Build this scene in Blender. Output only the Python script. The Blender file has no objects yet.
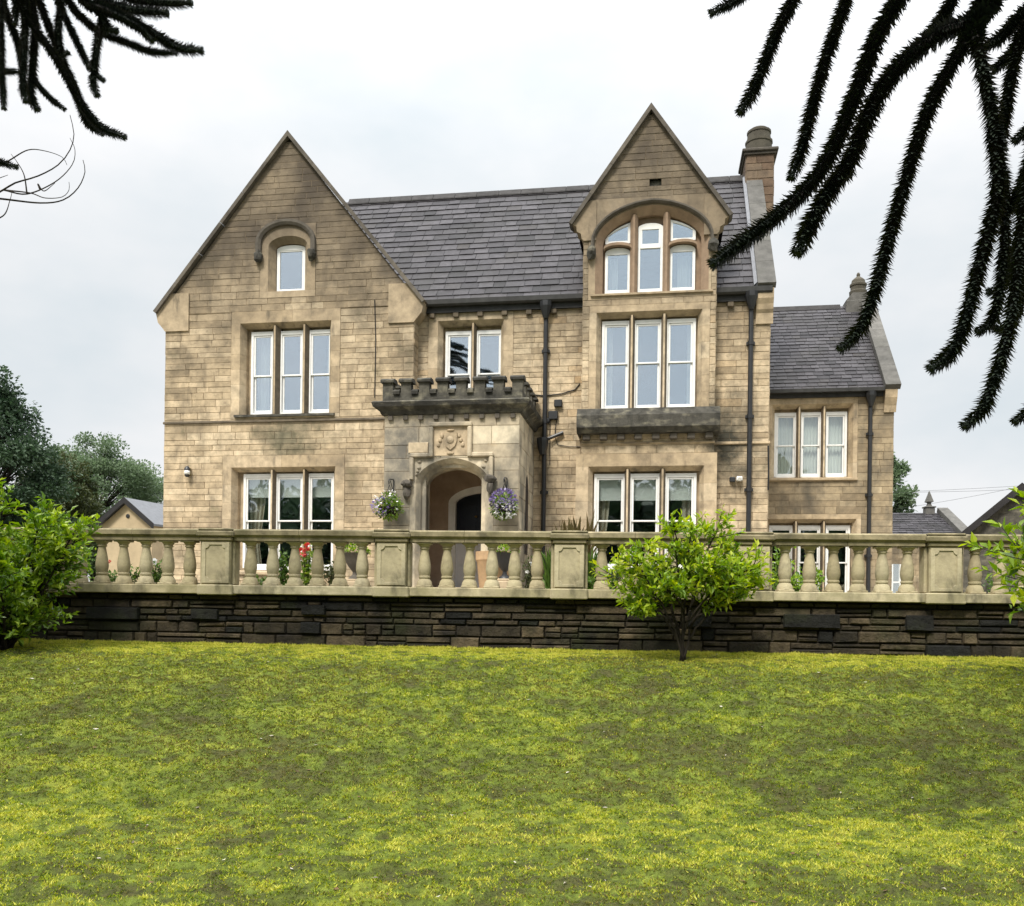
import bpy, bmesh, math, random
import numpy as np
from mathutils import Vector, Matrix
random.seed(7)
R = math.radians
PI = math.pi
S = bpy.context.scene
COL = S.collection

# ------------------------------------------------------------------ camera, sky, sun, exposure
FPX, YH, ROLL, EYE = 900.0, 605.0, 0.0133, 1.6
cd = bpy.data.cameras.new('camera')
cam = bpy.data.objects.new('camera', cd)
COL.objects.link(cam)
cd.sensor_width = 36
cd.lens = FPX / 1024 * 36
cd.shift_y = (YH - 453) / 1024
cd.clip_end = 1500
cam.matrix_world = Matrix.Translation((0, 0, EYE)) @ Matrix.Rotation(R(90), 4, 'X') @ Matrix.Rotation(ROLL, 4, 'Z')
S.camera = cam

W = bpy.data.worlds.new('World')
S.world = W
W.use_nodes = True
nt = W.node_tree
nt.nodes.clear()
SUN_EL, SUN_AZ = R(52), R(205)      # azimuth clockwise from +Y (behind the camera, to the left)


def N(t, typ, **kw):
    n = t.nodes.new(typ)
    for k, v in kw.items():
        setattr(n, k, v)
    return n


out = N(nt, 'ShaderNodeOutputWorld')
sky = N(nt, 'ShaderNodeTexSky', sky_type='NISHITA', sun_disc=False)
sky.sun_elevation = SUN_EL
sky.sun_rotation = SUN_AZ
bg1 = N(nt, 'ShaderNodeBackground')
bg1.inputs[1].default_value = 0.05
nt.links.new(sky.outputs[0], bg1.inputs[0])
tc = N(nt, 'ShaderNodeTexCoord')
sep = N(nt, 'ShaderNodeSeparateXYZ')
nt.links.new(tc.outputs['Generated'], sep.inputs[0])
mp = N(nt, 'ShaderNodeMapping')
mp.inputs['Scale'].default_value = (1.6, 1.6, 3.2)
nt.links.new(tc.outputs['Generated'], mp.inputs[0])
ns = N(nt, 'ShaderNodeTexNoise')
ns.inputs['Scale'].default_value = 1.7
ns.inputs['Detail'].default_value = 5
ns.inputs['Roughness'].default_value = .55
nt.links.new(mp.outputs[0], ns.inputs[0])
cr_ = N(nt, 'ShaderNodeValToRGB')
cr_.color_ramp.elements[0].position = .34
cr_.color_ramp.elements[0].color = (.79, .855, .895, 1)
cr_.color_ramp.elements[1].position = .62
cr_.color_ramp.elements[1].color = (.985, .99, 1.0, 1)
nt.links.new(ns.outputs[0], cr_.inputs[0])
# overcast sky: brighter towards the zenith
pw = N(nt, 'ShaderNodeMath', operation='POWER', use_clamp=True)
nt.links.new(sep.outputs['Z'], pw.inputs[0])
pw.inputs[1].default_value = 4.5
mr = N(nt, 'ShaderNodeMath', operation='MULTIPLY_ADD')
nt.links.new(pw.outputs[0], mr.inputs[0])
mr.inputs[1].default_value = 2.7
mr.inputs[2].default_value = .47
bg2 = N(nt, 'ShaderNodeBackground')
nt.links.new(cr_.outputs[0], bg2.inputs[0])
nt.links.new(mr.outputs[0], bg2.inputs[1])
mx = N(nt, 'ShaderNodeMixShader')
mx.inputs[0].default_value = .94
nt.links.new(bg1.outputs[0], mx.inputs[1])
nt.links.new(bg2.outputs[0], mx.inputs[2])
nt.links.new(mx.outputs[0], out.inputs[0])

sl = bpy.data.lights.new('sun', 'SUN')
sl.energy = 2.3
sl.angle = R(14)
sl.color = (1, .94, .84)
sun = bpy.data.objects.new('sun', sl)
COL.objects.link(sun)
sd = Vector((math.sin(SUN_AZ) * math.cos(SUN_EL), math.cos(SUN_AZ) * math.cos(SUN_EL), math.sin(SUN_EL)))
sun.rotation_euler = sd.to_track_quat('Z', 'Y').to_euler()

S.view_settings.view_transform = 'Standard'
S.view_settings.look = 'None'
S.view_settings.exposure = 1.0
S.view_settings.gamma = 1
S.view_settings.use_curve_mapping = False
S.cycles.max_bounces = 7
S.cycles.transparent_max_bounces = 12

# ------------------------------------------------------------------ measuring
crl, srl = math.cos(ROLL), math.sin(ROLL)


def ray(px, py):
    a = (px - 512) / FPX
    b = (YH - py) / FPX
    return a * crl - b * srl, b * crl + a * srl


def at(px, py, Y):
    """world point seen at this pixel, Y metres in front of the camera"""
    x, z = ray(px, py)
    return Vector((x * Y, Y, EYE + z * Y))


def frame(H, t):
    th = math.atan(t)
    c, s = math.cos(th), math.sin(th)

    def f(px, py, yl=0):
        rx, rz = ray(px, py)
        k = (yl + c * H) / (s * rx + c)
        return c * k * rx - s * (k - H), k * rz
    return f, -th


HY, BY = 22.5, 13.0
hp, HROT = frame(HY, .162)      # house plane: local x along the front, z from eye level
bp, BROT = frame(BY, .075)      # balustrade plane


def rect(x0, x1, yt, yb, yl, f=hp):
    xm, ym = (x0 + x1) / 2, (yt + yb) / 2
    return f(x0, ym, yl)[0], f(x1, ym, yl)[0], f(xm, yb, yl)[1], f(xm, yt, yl)[1]


# ------------------------------------------------------------------ mesh helpers
class MB:
    def __init__(s):
        s.v, s.f, s.t, s.m = [], [], [], []

    def add(s, vs, fs, t=.5, m=0):
        o = len(s.v)
        s.v.extend([tuple(v) for v in vs])
        for f in fs:
            s.f.append([i + o for i in f])
            s.t.append(t)
            s.m.append(m)

    def box(s, x0, x1, y0, y1, z0, z1, t=.5, m=0, c=0.0):
        if c <= 0:
            vs = [(x, y, z) for z in (z0, z1) for x, y in ((x0, y0), (x1, y0), (x1, y1), (x0, y1))]
            s.add(vs, [(3, 2, 1, 0), (4, 5, 6, 7), (0, 1, 5, 4), (1, 2, 6, 5), (2, 3, 7, 6), (3, 0, 4, 7)], t, m)
            return
        bm = bmesh.new()
        bmesh.ops.create_cube(bm, size=1)
        for v in bm.verts:
            v.co = Vector(((x0 + x1) / 2 + v.co.x * (x1 - x0), (y0 + y1) / 2 + v.co.y * (y1 - y0), (z0 + z1) / 2 + v.co.z * (z1 - z0)))
        bmesh.ops.bevel(bm, geom=bm.edges[:], offset=c, segments=1, affect='EDGES')
        bm.verts.index_update()
        s.add([v.co[:] for v in bm.verts], [[v.index for v in f.verts] for f in bm.faces], t, m)
        bm.free()

    def prism(s, poly, a0, a1, xf, t=.5, m=0):
        """2-D polygon swept from a0 to a1; xf(p, q, a) -> xyz"""
        n = len(poly)
        vs = [xf(p, q, a0) for p, q in poly] + [xf(p, q, a1) for p, q in poly]
        fs = [list(range(n))[::-1], list(range(n, 2 * n))]
        fs += [(i, (i + 1) % n, n + (i + 1) % n, n + i) for i in range(n)]
        s.add(vs, fs, t, m)

    def lathe(s, prof, cx, cy, n=20, t=.5, m=0, ph=0.0):
        vs, fs = [], []
        for r, z in prof:
            for k in range(n):
                a = 2 * PI * k / n + ph
                vs.append((cx + r * math.cos(a), cy + r * math.sin(a), z))
        for j in range(len(prof) - 1):
            for k in range(n):
                fs.append((j * n + k, j * n + (k + 1) % n, (j + 1) * n + (k + 1) % n, (j + 1) * n + k))
        fs.append([k for k in range(n)][::-1])
        fs.append([(len(prof) - 1) * n + k for k in range(n)])
        s.add(vs, fs, t, m)

    def tube(s, pts, rad, n=7, t=.5, m=0):
        pts = [Vector(p) for p in pts]
        if not isinstance(rad, (list, tuple)):
            rad = [rad] * len(pts)
        d0 = (pts[1] - pts[0]).normalized()
        up = Vector((0, 0, 1)) if abs(d0.z) < .9 else Vector((1, 0, 0))
        sx = d0.cross(up).normalized()
        vs, fs = [], []
        for i, p in enumerate(pts):
            d = (pts[min(i + 1, len(pts) - 1)] - pts[max(i - 1, 0)])
            d = d.normalized() if d.length > 1e-9 else d0
            sx = (sx - d * sx.dot(d))
            sx = sx.normalized() if sx.length > 1e-6 else d.orthogonal().normalized()
            sy = d.cross(sx)
            for k in range(n):
                a = 2 * PI * k / n
                vs.append(p + (sx * math.cos(a) + sy * math.sin(a)) * rad[i])
        for j in range(len(pts) - 1):
            for k in range(n):
                fs.append((j * n + k, j * n + (k + 1) % n, (j + 1) * n + (k + 1) % n, (j + 1) * n + k))
        fs.append([k for k in range(n)][::-1])
        fs.append([(len(pts) - 1) * n + k for k in range(n)])
        s.add(vs, fs, t, m)

    def blob(s, c, r, t=.5, m=0, sub=2, jit=.12):
        bm = bmesh.new()
        bmesh.ops.create_icosphere(bm, subdivisions=sub, radius=1)
        for v in bm.verts:
            k = 1 + random.uniform(-jit, jit)
            v.co = Vector((c[0] + v.co.x * r[0] * k, c[1] + v.co.y * r[1] * k, c[2] + v.co.z * r[2] * k))
        bm.verts.index_update()
        s.add([v.co[:] for v in bm.verts], [[v.index for v in f.verts] for f in bm.faces], t, m)
        bm.free()

    def build(s, name, mats, parent=None, smooth=False, fix=True):
        me = bpy.data.meshes.new(name)
        me.from_pydata(s.v, [], s.f)
        a = me.attributes.new('tint', 'FLOAT', 'FACE')
        a.data.foreach_set('value', np.array(s.t, dtype=np.float32))
        if not isinstance(mats, (list, tuple)):
            mats = [mats]
        for m in mats:
            me.materials.append(m)
        me.polygons.foreach_set('material_index', np.array(s.m, dtype=np.int32))
        if fix:
            bm = bmesh.new()
            bm.from_mesh(me)
            bmesh.ops.recalc_face_normals(bm, faces=bm.faces)
            bm.to_mesh(me)
            bm.free()
        if smooth:
            me.polygons.foreach_set('use_smooth', np.ones(len(me.polygons), dtype=bool))
            if smooth != True:
                me.set_sharp_from_angle(angle=smooth)
        o = bpy.data.objects.new(name, me)
        COL.objects.link(o)
        if parent is not None:
            o.parent = parent
        return o


def np_mesh(name, v, faces_n, tint, m, parent=None, extra=None):
    """v (n,3); consecutive faces of faces_n vertices each"""
    me = bpy.data.meshes.new(name)
    n = len(v)
    nf = n // faces_n
    me.vertices.add(n)
    me.vertices.foreach_set('co', np.asarray(v, dtype=np.float32).ravel())
    me.loops.add(n)
    me.loops.foreach_set('vertex_index', np.arange(n, dtype=np.int32))
    me.polygons.add(nf)
    me.polygons.foreach_set('loop_start', np.arange(0, n, faces_n, dtype=np.int32))
    a = me.attributes.new('tint', 'FLOAT', 'FACE')
    a.data.foreach_set('value', np.asarray(tint, dtype=np.float32))
    for m_ in (m if isinstance(m, (list, tuple)) else [m]):
        me.materials.append(m_)
    if extra is not None:
        me.polygons.foreach_set('material_index', np.asarray(extra, dtype=np.int32))
    me.update(calc_edges=True)
    o = bpy.data.objects.new(name, me)
    COL.objects.link(o)
    if parent is not None:
        o.parent = parent
    return o


def empty(name, loc=(0, 0, 0), rz=0.0):
    o = bpy.data.objects.new(name, None)
    o.empty_display_size = .3
    COL.objects.link(o)
    o.location = loc
    o.rotation_euler = (0, 0, rz)
    return o


def tag(o, label, cat, group=None, kind=None):
    o['label'] = label
    o['category'] = cat
    if group:
        o['group'] = group
    if kind:
        o['kind'] = kind
    return o


def structure(o):
    o['kind'] = 'structure'
    return o


# value noise for the lawn (numpy)
def vnoise(x, y, seed=0):
    xi, yi = np.floor(x).astype(np.int64), np.floor(y).astype(np.int64)
    fx, fy = x - xi, y - yi
    fx, fy = fx * fx * (3 - 2 * fx), fy * fy * (3 - 2 * fy)

    def h(a, b):
        n = (a * 374761393 + b * 668265263 + seed * 1274126177) & 0x7fffffff
        n = ((n ^ (n >> 13)) * 1274126177) & 0x7fffffff
        return ((n ^ (n >> 16)) & 0xffff) / 65535.0
    return (h(xi, yi) * (1 - fx) + h(xi + 1, yi) * fx) * (1 - fy) + (h(xi, yi + 1) * (1 - fx) + h(xi + 1, yi + 1) * fx) * fy


def fbm(x, y, seed=0, oct=4):
    a, s, tot = .5, 0, 0
    for i in range(oct):
        s = s + a * vnoise(x * 2 ** i + 17.3 * i, y * 2 ** i + 9.1 * i, seed + i)
        tot += a
        a *= .5
    return s / tot


# ------------------------------------------------------------------ materials
def mat(name, stops, rough=.85, noise=(4, .25), bump=(30, .3, .01), stain=None, soot=None, spec=.3, metal=0.0, streak=None):
    """stops: colours picked by the face attribute 'tint'; noise: (scale, amount) of natural mottling;
    stain: (colour, scale, lo, hi, amount[, stretch]); soot: (colour, z0, z1, amount) weathering of high stonework"""
    m = bpy.data.materials.new(name)
    m.use_nodes = True
    t = m.node_tree
    p = t.nodes['Principled BSDF']
    p.inputs['Roughness'].default_value = rough
    p.inputs['Specular IOR Level'].default_value = spec
    p.inputs['Metallic'].default_value = metal
    L = t.links.new
    tc = N(t, 'ShaderNodeTexCoord')
    at_ = N(t, 'ShaderNodeAttribute', attribute_name='tint')
    rp = N(t, 'ShaderNodeValToRGB')
    el = rp.color_ramp.elements
    while len(el) < len(stops):
        el.new(.5)
    for i, c in enumerate(stops):
        el[i].position = i / max(1, len(stops) - 1)
        el[i].color = (*c, 1)
    L(at_.outputs['Fac'], rp.inputs[0])
    n1 = N(t, 'ShaderNodeTexNoise')
    n1.inputs['Scale'].default_value = noise[0]
    n1.inputs['Detail'].default_value = 8
    n1.inputs['Roughness'].default_value = .65
    L(tc.outputs['Object'], n1.inputs[0])
    r1 = N(t, 'ShaderNodeMapRange')
    r1.inputs['From Min'].default_value = .3
    r1.inputs['From Max'].default_value = .7
    r1.inputs['To Min'].default_value = 1 - noise[1]
    r1.inputs['To Max'].default_value = 1 + noise[1]
    L(n1.outputs[0], r1.inputs[0])
    mu = N(t, 'ShaderNodeMix', data_type='RGBA', blend_type='MULTIPLY')
    mu.inputs[0].default_value = 1
    L(rp.outputs[0], mu.inputs[6])
    L(r1.outputs[0], mu.inputs[7])
    colr = mu.outputs[2]
    for st in (stain if isinstance(stain, list) else [stain] if stain else []):
        c, sc, lo, hi, am = st[:5]
        mpp = N(t, 'ShaderNodeMapping')
        mpp.inputs['Scale'].default_value = st[5] if len(st) > 5 else (1, 1, 1)
        L(tc.outputs['Object'], mpp.inputs[0])
        n2 = N(t, 'ShaderNodeTexNoise')
        n2.inputs['Scale'].default_value = sc
        n2.inputs['Detail'].default_value = 6
        n2.inputs['Roughness'].default_value = .62
        L(mpp.outputs[0], n2.inputs[0])
        r2 = N(t, 'ShaderNodeMapRange')
        r2.inputs['From Min'].default_value = lo
        r2.inputs['From Max'].default_value = hi
        r2.inputs['To Max'].default_value = am
        L(n2.outputs[0], r2.inputs[0])
        mm = N(t, 'ShaderNodeMix', data_type='RGBA')
        L(r2.outputs[0], mm.inputs[0])
        L(colr, mm.inputs[6])
        mm.inputs[7].default_value = (*c, 1)
        colr = mm.outputs[2]
    if soot:
        c, z0, z1, am = soot
        sp = N(t, 'ShaderNodeSeparateXYZ')
        L(tc.outputs['Object'], sp.inputs[0])
        r3 = N(t, 'ShaderNodeMapRange')
        r3.inputs['From Min'].default_value = z0
        r3.inputs['From Max'].default_value = z1
        L(sp.outputs['Z'], r3.inputs[0])
        n3 = N(t, 'ShaderNodeTexNoise')
        n3.inputs['Scale'].default_value = .8
        n3.inputs['Detail'].default_value = 6
        L(tc.outputs['Object'], n3.inputs[0])
        r4 = N(t, 'ShaderNodeMapRange')
        r4.inputs['From Min'].default_value = .3
        r4.inputs['From Max'].default_value = .65
        r4.inputs['To Min'].default_value = .62
        r4.inputs['To Max'].default_value = am
        L(n3.outputs[0], r4.inputs[0])
        ml = N(t, 'ShaderNodeMath', operation='MULTIPLY')
        L(r3.outputs[0], ml.inputs[0])
        L(r4.outputs[0], ml.inputs[1])
        mm = N(t, 'ShaderNodeMix', data_type='RGBA')
        L(ml.outputs[0], mm.inputs[0])
        L(colr, mm.inputs[6])
        mm.inputs[7].default_value = (*c, 1)
        colr = mm.outputs[2]
    for sk in (streak or []):
        # a run-off stain of its own place and shape: (colour, x, z, half width, half height, amount)
        c, sx, sz, hw, hh, am = sk
        mpp = N(t, 'ShaderNodeMapping')
        mpp.inputs['Location'].default_value = (-sx / hw, 0, -sz / hh)
        mpp.inputs['Scale'].default_value = (1 / hw, 0, 1 / hh)
        L(tc.outputs['Object'], mpp.inputs[0])
        ln = N(t, 'ShaderNodeVectorMath', operation='LENGTH')
        L(mpp.outputs[0], ln.inputs[0])
        n4 = N(t, 'ShaderNodeTexNoise')
        n4.inputs['Scale'].default_value = 2.2
        n4.inputs['Detail'].default_value = 6
        n4.inputs['Roughness'].default_value = .7
        L(tc.outputs['Object'], n4.inputs[0])
        ad = N(t, 'ShaderNodeMath', operation='MULTIPLY_ADD')
        L(n4.outputs[0], ad.inputs[0])
        ad.inputs[1].default_value = 2.4
        L(ln.outputs['Value'], ad.inputs[2])
        r5 = N(t, 'ShaderNodeMapRange')
        r5.inputs['From Min'].default_value = 2.35
        r5.inputs['From Max'].default_value = 1.35
        r5.inputs['To Max'].default_value = am
        L(ad.outputs[0], r5.inputs[0])
        mm = N(t, 'ShaderNodeMix', data_type='RGBA')
        L(r5.outputs[0], mm.inputs[0])
        L(colr, mm.inputs[6])
        mm.inputs[7].default_value = (*c, 1)
        colr = mm.outputs[2]
    L(colr, p.inputs['Base Color'])
    if bump:
        nb = N(t, 'ShaderNodeTexNoise')
        nb.inputs['Scale'].default_value = bump[0]
        nb.inputs['Detail'].default_value = 6
        nb.inputs['Roughness'].default_value = .7
        L(tc.outputs['Object'], nb.inputs[0])
        bu = N(t, 'ShaderNodeBump')
        bu.inputs['Strength'].default_value = bump[1]
        bu.inputs['Distance'].default_value = bump[2]
        L(nb.outputs[0], bu.inputs['Height'])
        L(bu.outputs[0], p.inputs['Normal'])
    return m


def leafmat(name, stops, trans=.35, rough=.5, spec=.3):
    m = bpy.data.materials.new(name)
    m.use_nodes = True
    t = m.node_tree
    p = t.nodes['Principled BSDF']
    L = t.links.new
    p.inputs['Roughness'].default_value = rough
    p.inputs['Specular IOR Level'].default_value = spec
    at_ = N(t, 'ShaderNodeAttribute', attribute_name='tint')
    rp = N(t, 'ShaderNodeValToRGB')
    el = rp.color_ramp.elements
    while len(el) < len(stops):
        el.new(.5)
    for i, c in enumerate(stops):
        el[i].position = i / max(1, len(stops) - 1)
        el[i].color = (*c, 1)
    L(at_.outputs['Fac'], rp.inputs[0])
    L(rp.outputs[0], p.inputs['Base Color'])
    if trans > 0:
        tl = N(t, 'ShaderNodeBsdfTranslucent')
        hs = N(t, 'ShaderNodeHueSaturation')
        hs.inputs['Value'].default_value = 1.5
        hs.inputs['Saturation'].default_value = 1.15
        L(rp.outputs[0], hs.inputs['Color'])
        L(hs.outputs[0], tl.inputs[0])
        ms = N(t, 'ShaderNodeMixShader')
        ms.inputs[0].default_value = trans
        L(p.outputs[0], ms.inputs[1])
        L(tl.outputs[0], ms.inputs[2])
        L(ms.outputs[0], t.nodes['Material Output'].inputs[0])
    return m


def glassmat(name, refl, tint, ior_bump=.02):
    m = bpy.data.materials.new(name)
    m.use_nodes = True
    t = m.node_tree
    t.nodes.clear()
    L = t.links.new
    o = N(t, 'ShaderNodeOutputMaterial')
    ms = N(t, 'ShaderNodeMixShader')
    ms.inputs[0].default_value = refl
    tr = N(t, 'ShaderNodeBsdfTransparent')
    tr.inputs[0].default_value = (.9, .93, .92, 1)
    gl = N(t, 'ShaderNodeBsdfGlossy')
    gl.inputs[0].default_value = (*tint, 1)
    gl.inputs[1].default_value = .015
    tc = N(t, 'ShaderNodeTexCoord')
    nb = N(t, 'ShaderNodeTexNoise')
    nb.inputs['Scale'].default_value = 1.3
    nb.inputs['Detail'].default_value = 1
    L(tc.outputs['Object'], nb.inputs[0])
    bu = N(t, 'ShaderNodeBump')
    bu.inputs['Strength'].default_value = .25
    bu.inputs['Distance'].default_value = ior_bump
    L(nb.outputs[0], bu.inputs['Height'])
    L(bu.outputs[0], gl.inputs['Normal'])
    L(tr.outputs[0], ms.inputs[1])
    L(gl.outputs[0], ms.inputs[2])
    L(ms.outputs[0], o.inputs[0])
    return m


SOOT = (.072, .058, .044)
BLACKST = (.035, .033, .03)
M = {}
M['stone'] = mat('weathered ashlar', [(.245, .19, .122), (.375, .294, .19), (.455, .36, .238), (.535, .435, .298), (.47, .335, .19)], .92, (4, .36), (22, .8, .016),
                 stain=[((.10, .083, .058), .8, .50, .74, .8), ((.11, .09, .065), 2.4, .54, .74, .65, (1.4, 1.4, .35)), ((.13, .13, .06), 1.6, .6, .78, .4), ((.12, .095, .065), 7, .56, .72, .55)],
                 soot=(SOOT, 5.6, 9.4, .98),
                 streak=[((.035, .036, .028), 5.2, 4.0, .75, 1.3, .95), ((.06, .065, .04), -5.75, 4.2, 1.1, .7, .75), ((.07, .06, .05), -3.0, 8.3, .6, .5, .6), ((.06, .05, .045), 2.2, 9.6, .7, .5, .7)])
M['wingstone'] = mat('weathered wing ashlar', [(.21, .16, .10), (.30, .235, .148), (.365, .29, .185), (.42, .345, .23)], .92, (5, .3), (26, .5, .012),
                     stain=[((.085, .075, .06), .8, .42, .66, .8), ((.06, .06, .05), 2.2, .52, .74, .7, (1.4, 1.4, .4))])
M['mortar'] = mat('old mortar', [(.14, .108, .068), (.27, .21, .14)], .95, (3, .5), (40, .5, .01))
M['dressed'] = mat('dressed sandstone', [(.37, .288, .185), (.44, .347, .23), (.51, .415, .285)], .9, (4, .3), (30, .5, .01),
                   stain=[((.10, .085, .065), 1.5, .5, .75, .7), ((.06, .055, .045), 2.6, .57, .74, .75, (1.5, 1.5, .4))], soot=(SOOT, 6.2, 10.2, .95))
M['flank'] = mat('soot and shade mullion side', [(.10, .082, .058), (.15, .12, .085)], .92, (6, .35), (30, .4, .008))  # soot, plus the shade between sash frame and mullion put into the colour
M['warm'] = mat('warm dressed sandstone', [(.23, .16, .108), (.29, .21, .145)], .9, (6, .18), (40, .3, .006), stain=((.13, .10, .07), 1.6, .55, .75, .6))
M['pale'] = mat('pale porch stone', [(.34, .285, .205), (.46, .39, .28), (.60, .525, .39)], .9, (3, .3), (30, .35, .008),
                stain=[((.11, .105, .09), .9, .43, .62, .85, (1, 1, .7)), ((.40, .25, .10), 1.3, .62, .74, .6)], streak=[((.10, .098, .09), -2.2, 3.6, .75, .9, .85)])
M['sooty'] = mat('soot black stone', [(.04, .038, .033), (.08, .075, .062), (.14, .13, .10)], .95, (4, .5), (24, .8, .02), stain=[((.24, .22, .16), 2.6, .52, .7, .75, (1, 1, 2)), ((.02, .02, .018), 1.8, .5, .68, .8, (1.5, 1.5, .5))])
M['coping'] = mat('dark coping stone', [(.07, .062, .052), (.12, .105, .085)], .95, (4, .35), (30, .4, .01))
M['copinggrey'] = mat('grey coping stone', [(.085, .082, .076), (.13, .125, .115)], .95, (4, .3), (30, .4, .01), stain=((.07, .07, .06), 1.5, .5, .7, .6))
M['slate'] = mat('welsh slate', [(.019, .018, .020), (.036, .033, .037), (.062, .058, .064), (.036, .032, .031)], .62, (7, .3), (18, .35, .006), stain=((.03, .028, .026), .8, .45, .72, .7), spec=.22)
M['ridge'] = mat('dark ridge stone', [(.035, .033, .033), (.06, .057, .056)], .9, (4, .4), (30, .5, .01))
M['lead'] = mat('lead flashing', [(.15, .155, .17), (.20, .205, .22)], .55, (6, .2), (12, .3, .005), metal=.2)
M['iron'] = mat('black painted iron', [(.012, .013, .015), (.02, .021, .023)], .45, (8, .3), None, spec=.5)
M['gutter'] = mat('gutter iron', [(.03, .03, .03), (.05, .05, .048)], .6, (4, .4), (30, .3, .005))
M['white'] = mat('white window paint', [(.66, .66, .64), (.78, .78, .76)], .4, (6, .07), None, spec=.45)
M['glass'] = glassmat('window glass', .46, (.82, .91, 1.0))
M['glasswing'] = glassmat('wing window glass', .16, (.9, .95, 1.0))
M['glassdark'] = glassmat('ground floor glass', .24, (.9, .95, 1.0))
M['curtain'] = mat('net curtain cloth', [(.62, .62, .58), (.78, .78, .74)], .9, (3, .06), None)
M['tan'] = mat('striped curtain cloth', [(.32, .26, .18), (.58, .51, .40), (.74, .68, .56)], .9, (6, .1), None)
M['blind'] = mat('roller blind cloth', [(.78, .79, .77), (.86, .86, .84)], .9, (2, .05), None)
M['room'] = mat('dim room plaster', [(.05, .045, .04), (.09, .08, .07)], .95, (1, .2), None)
M['bal'] = mat('mossy cast stone', [(.33, .28, .172), (.39, .337, .217), (.45, .395, .265)], .92, (4, .32), (40, .6, .008),
               stain=[((.15, .14, .06), 1.9, .45, .70, .75), ((.06, .055, .038), 3.2, .52, .70, .8, (1, 1, .5))])
M['balrail'] = mat('mossy rail stone', [(.215, .18, .108), (.275, .232, .142)], .92, (5, .4), (45, .4, .006), stain=[((.085, .08, .035), 2.2, .45, .7, .8), ((.05, .045, .03), 3.5, .55, .72, .7)])
M['rubble'] = mat('damp rubble stone', [(.021, .018, .012), (.038, .030, .019), (.06, .047, .029), (.10, .076, .045), (.012, .012, .011)], .95, (5, .6), (16, 1, .05),
                  stain=[((.028, .034, .013), 1.6, .48, .7, .7), ((.012, .011, .010), 2.8, .52, .7, .8)])
M['soil'] = mat('dark soil', [(.02, .016, .01), (.035, .027, .017)], 1, (5, .3), (30, .6, .02))
M['gravel'] = mat('terrace gravel', [(.25, .22, .17), (.33, .3, .24)], .95, (6, .3), (80, .6, .02))
M['field'] = mat('field grass', [(.06, .075, .02), (.09, .1, .03)], 1, (1, .3), (10, .4, .05))
M['cream'] = mat('cream render', [(.36, .28, .175), (.43, .345, .225)], .9, (2, .15), (30, .2, .005))
M['door'] = mat('navy door paint', [(.006, .008, .016), (.012, .014, .024)], .3, (4, .1), None, spec=.5)
M['greydoor'] = mat('pale grey door paint', [(.66, .67, .70), (.74, .75, .78)], .45, (4, .06), None)
M['porchin'] = mat('brown porch wall', [(.36, .27, .20), (.42, .32, .24)], .9, (3, .2), (30, .3, .006))
M['terracotta'] = mat('terracotta clay', [(.40, .26, .14), (.46, .31, .18)], .85, (4, .2), (30, .3, .006))
M['brick'] = mat('chimney brick', [(.09, .062, .044), (.14, .095, .064), (.175, .13, .09), (.125, .10, .075)], .95, (6, .3), (30, .5, .01), stain=((.06, .05, .04), 1.8, .5, .72, .6))
M['pot'] = mat('sooted chimney pot', [(.06, .054, .042), (.10, .09, .068)], .95, (4, .3), (30, .4, .008))
M['bark'] = mat('dark bark', [(.018, .014, .010), (.035, .028, .02)], .95, (8, .4), (25, .8, .02))
M['araucaria'] = leafmat('monkey puzzle leaf', [(.005, .008, .006), (.012, .019, .012), (.03, .042, .024)], 0, .62, .25)
M['araubark'] = mat('monkey puzzle bark', [(.012, .011, .010), (.025, .022, .02)], .95, (8, .4), (14, .8, .03))
M['shrubleaf'] = leafmat('bright shrub leaf', [(.06, .12, .012), (.14, .24, .018), (.26, .36, .028), (.42, .46, .05)], .42, .38, .4)
M['laurelleaf'] = leafmat('mid green shrub leaf', [(.038, .085, .011), (.095, .18, .018), (.19, .29, .028), (.32, .40, .05)], .36, .36, .45)
M['farleaf'] = leafmat('far tree leaf', [(.075, .115, .062), (.11, .155, .085), (.15, .20, .115)], .35, .6)  # distance haze is mixed into these paler grey-green leaf colours
M['darkleaf'] = leafmat('conifer leaf', [(.02, .04, .021), (.04, .07, .036), (.065, .105, .055)], .2, .6)
M['oliveleaf'] = leafmat('olive tree leaf', [(.03, .04, .014), (.06, .072, .025), (.085, .09, .035)], .2, .6)
M['plantleaf'] = leafmat('border plant leaf', [(.03, .065, .012), (.07, .13, .02), (.13, .20, .04)], .3, .5)
M['dryleaf'] = leafmat('dry stem', [(.07, .055, .02), (.12, .09, .035), (.10, .10, .03)], .2, .7)
M['petal_white'] = leafmat('white petal', [(.6, .6, .58), (.8, .8, .78)], .2, .6)
M['petal_red'] = leafmat('coral petal', [(.5, .04, .04), (.6, .14, .12)], .25, .6)
M['petal_purple'] = leafmat('purple petal', [(.10, .07, .18), (.21, .16, .33), (.42, .38, .56)], .25, .6)
M['grass'] = leafmat('lawn grass', [(.15, .118, .034), (.050, .080, .009), (.135, .20, .014), (.31, .345, .024), (.47, .45, .08)], .3, .65, .2)
M['mossground'] = mat('mossy lawn ground', [(.052, .045, .014), (.055, .064, .011), (.09, .118, .013), (.16, .178, .02)], 1, (26, .6), (60, .9, .02))
M['rope'] = mat('black cable', [(.012, .012, .013), (.02, .02, .02)], .6, (4, .2), None)
M['brass'] = mat('aged brass', [(.18, .13, .05), (.3, .22, .1)], .35, (6, .3), None, metal=.8, spec=.5)
M['wood'] = mat('dark bargeboard', [(.016, .015, .016), (.03, .028, .028)], .5, (6, .3), (20, .3, .005))
M['greyroof'] = mat('grey shed roofing', [(.11, .115, .125), (.16, .165, .18)], .5, (5, .2), (20, .3, .005), spec=.5)

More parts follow.
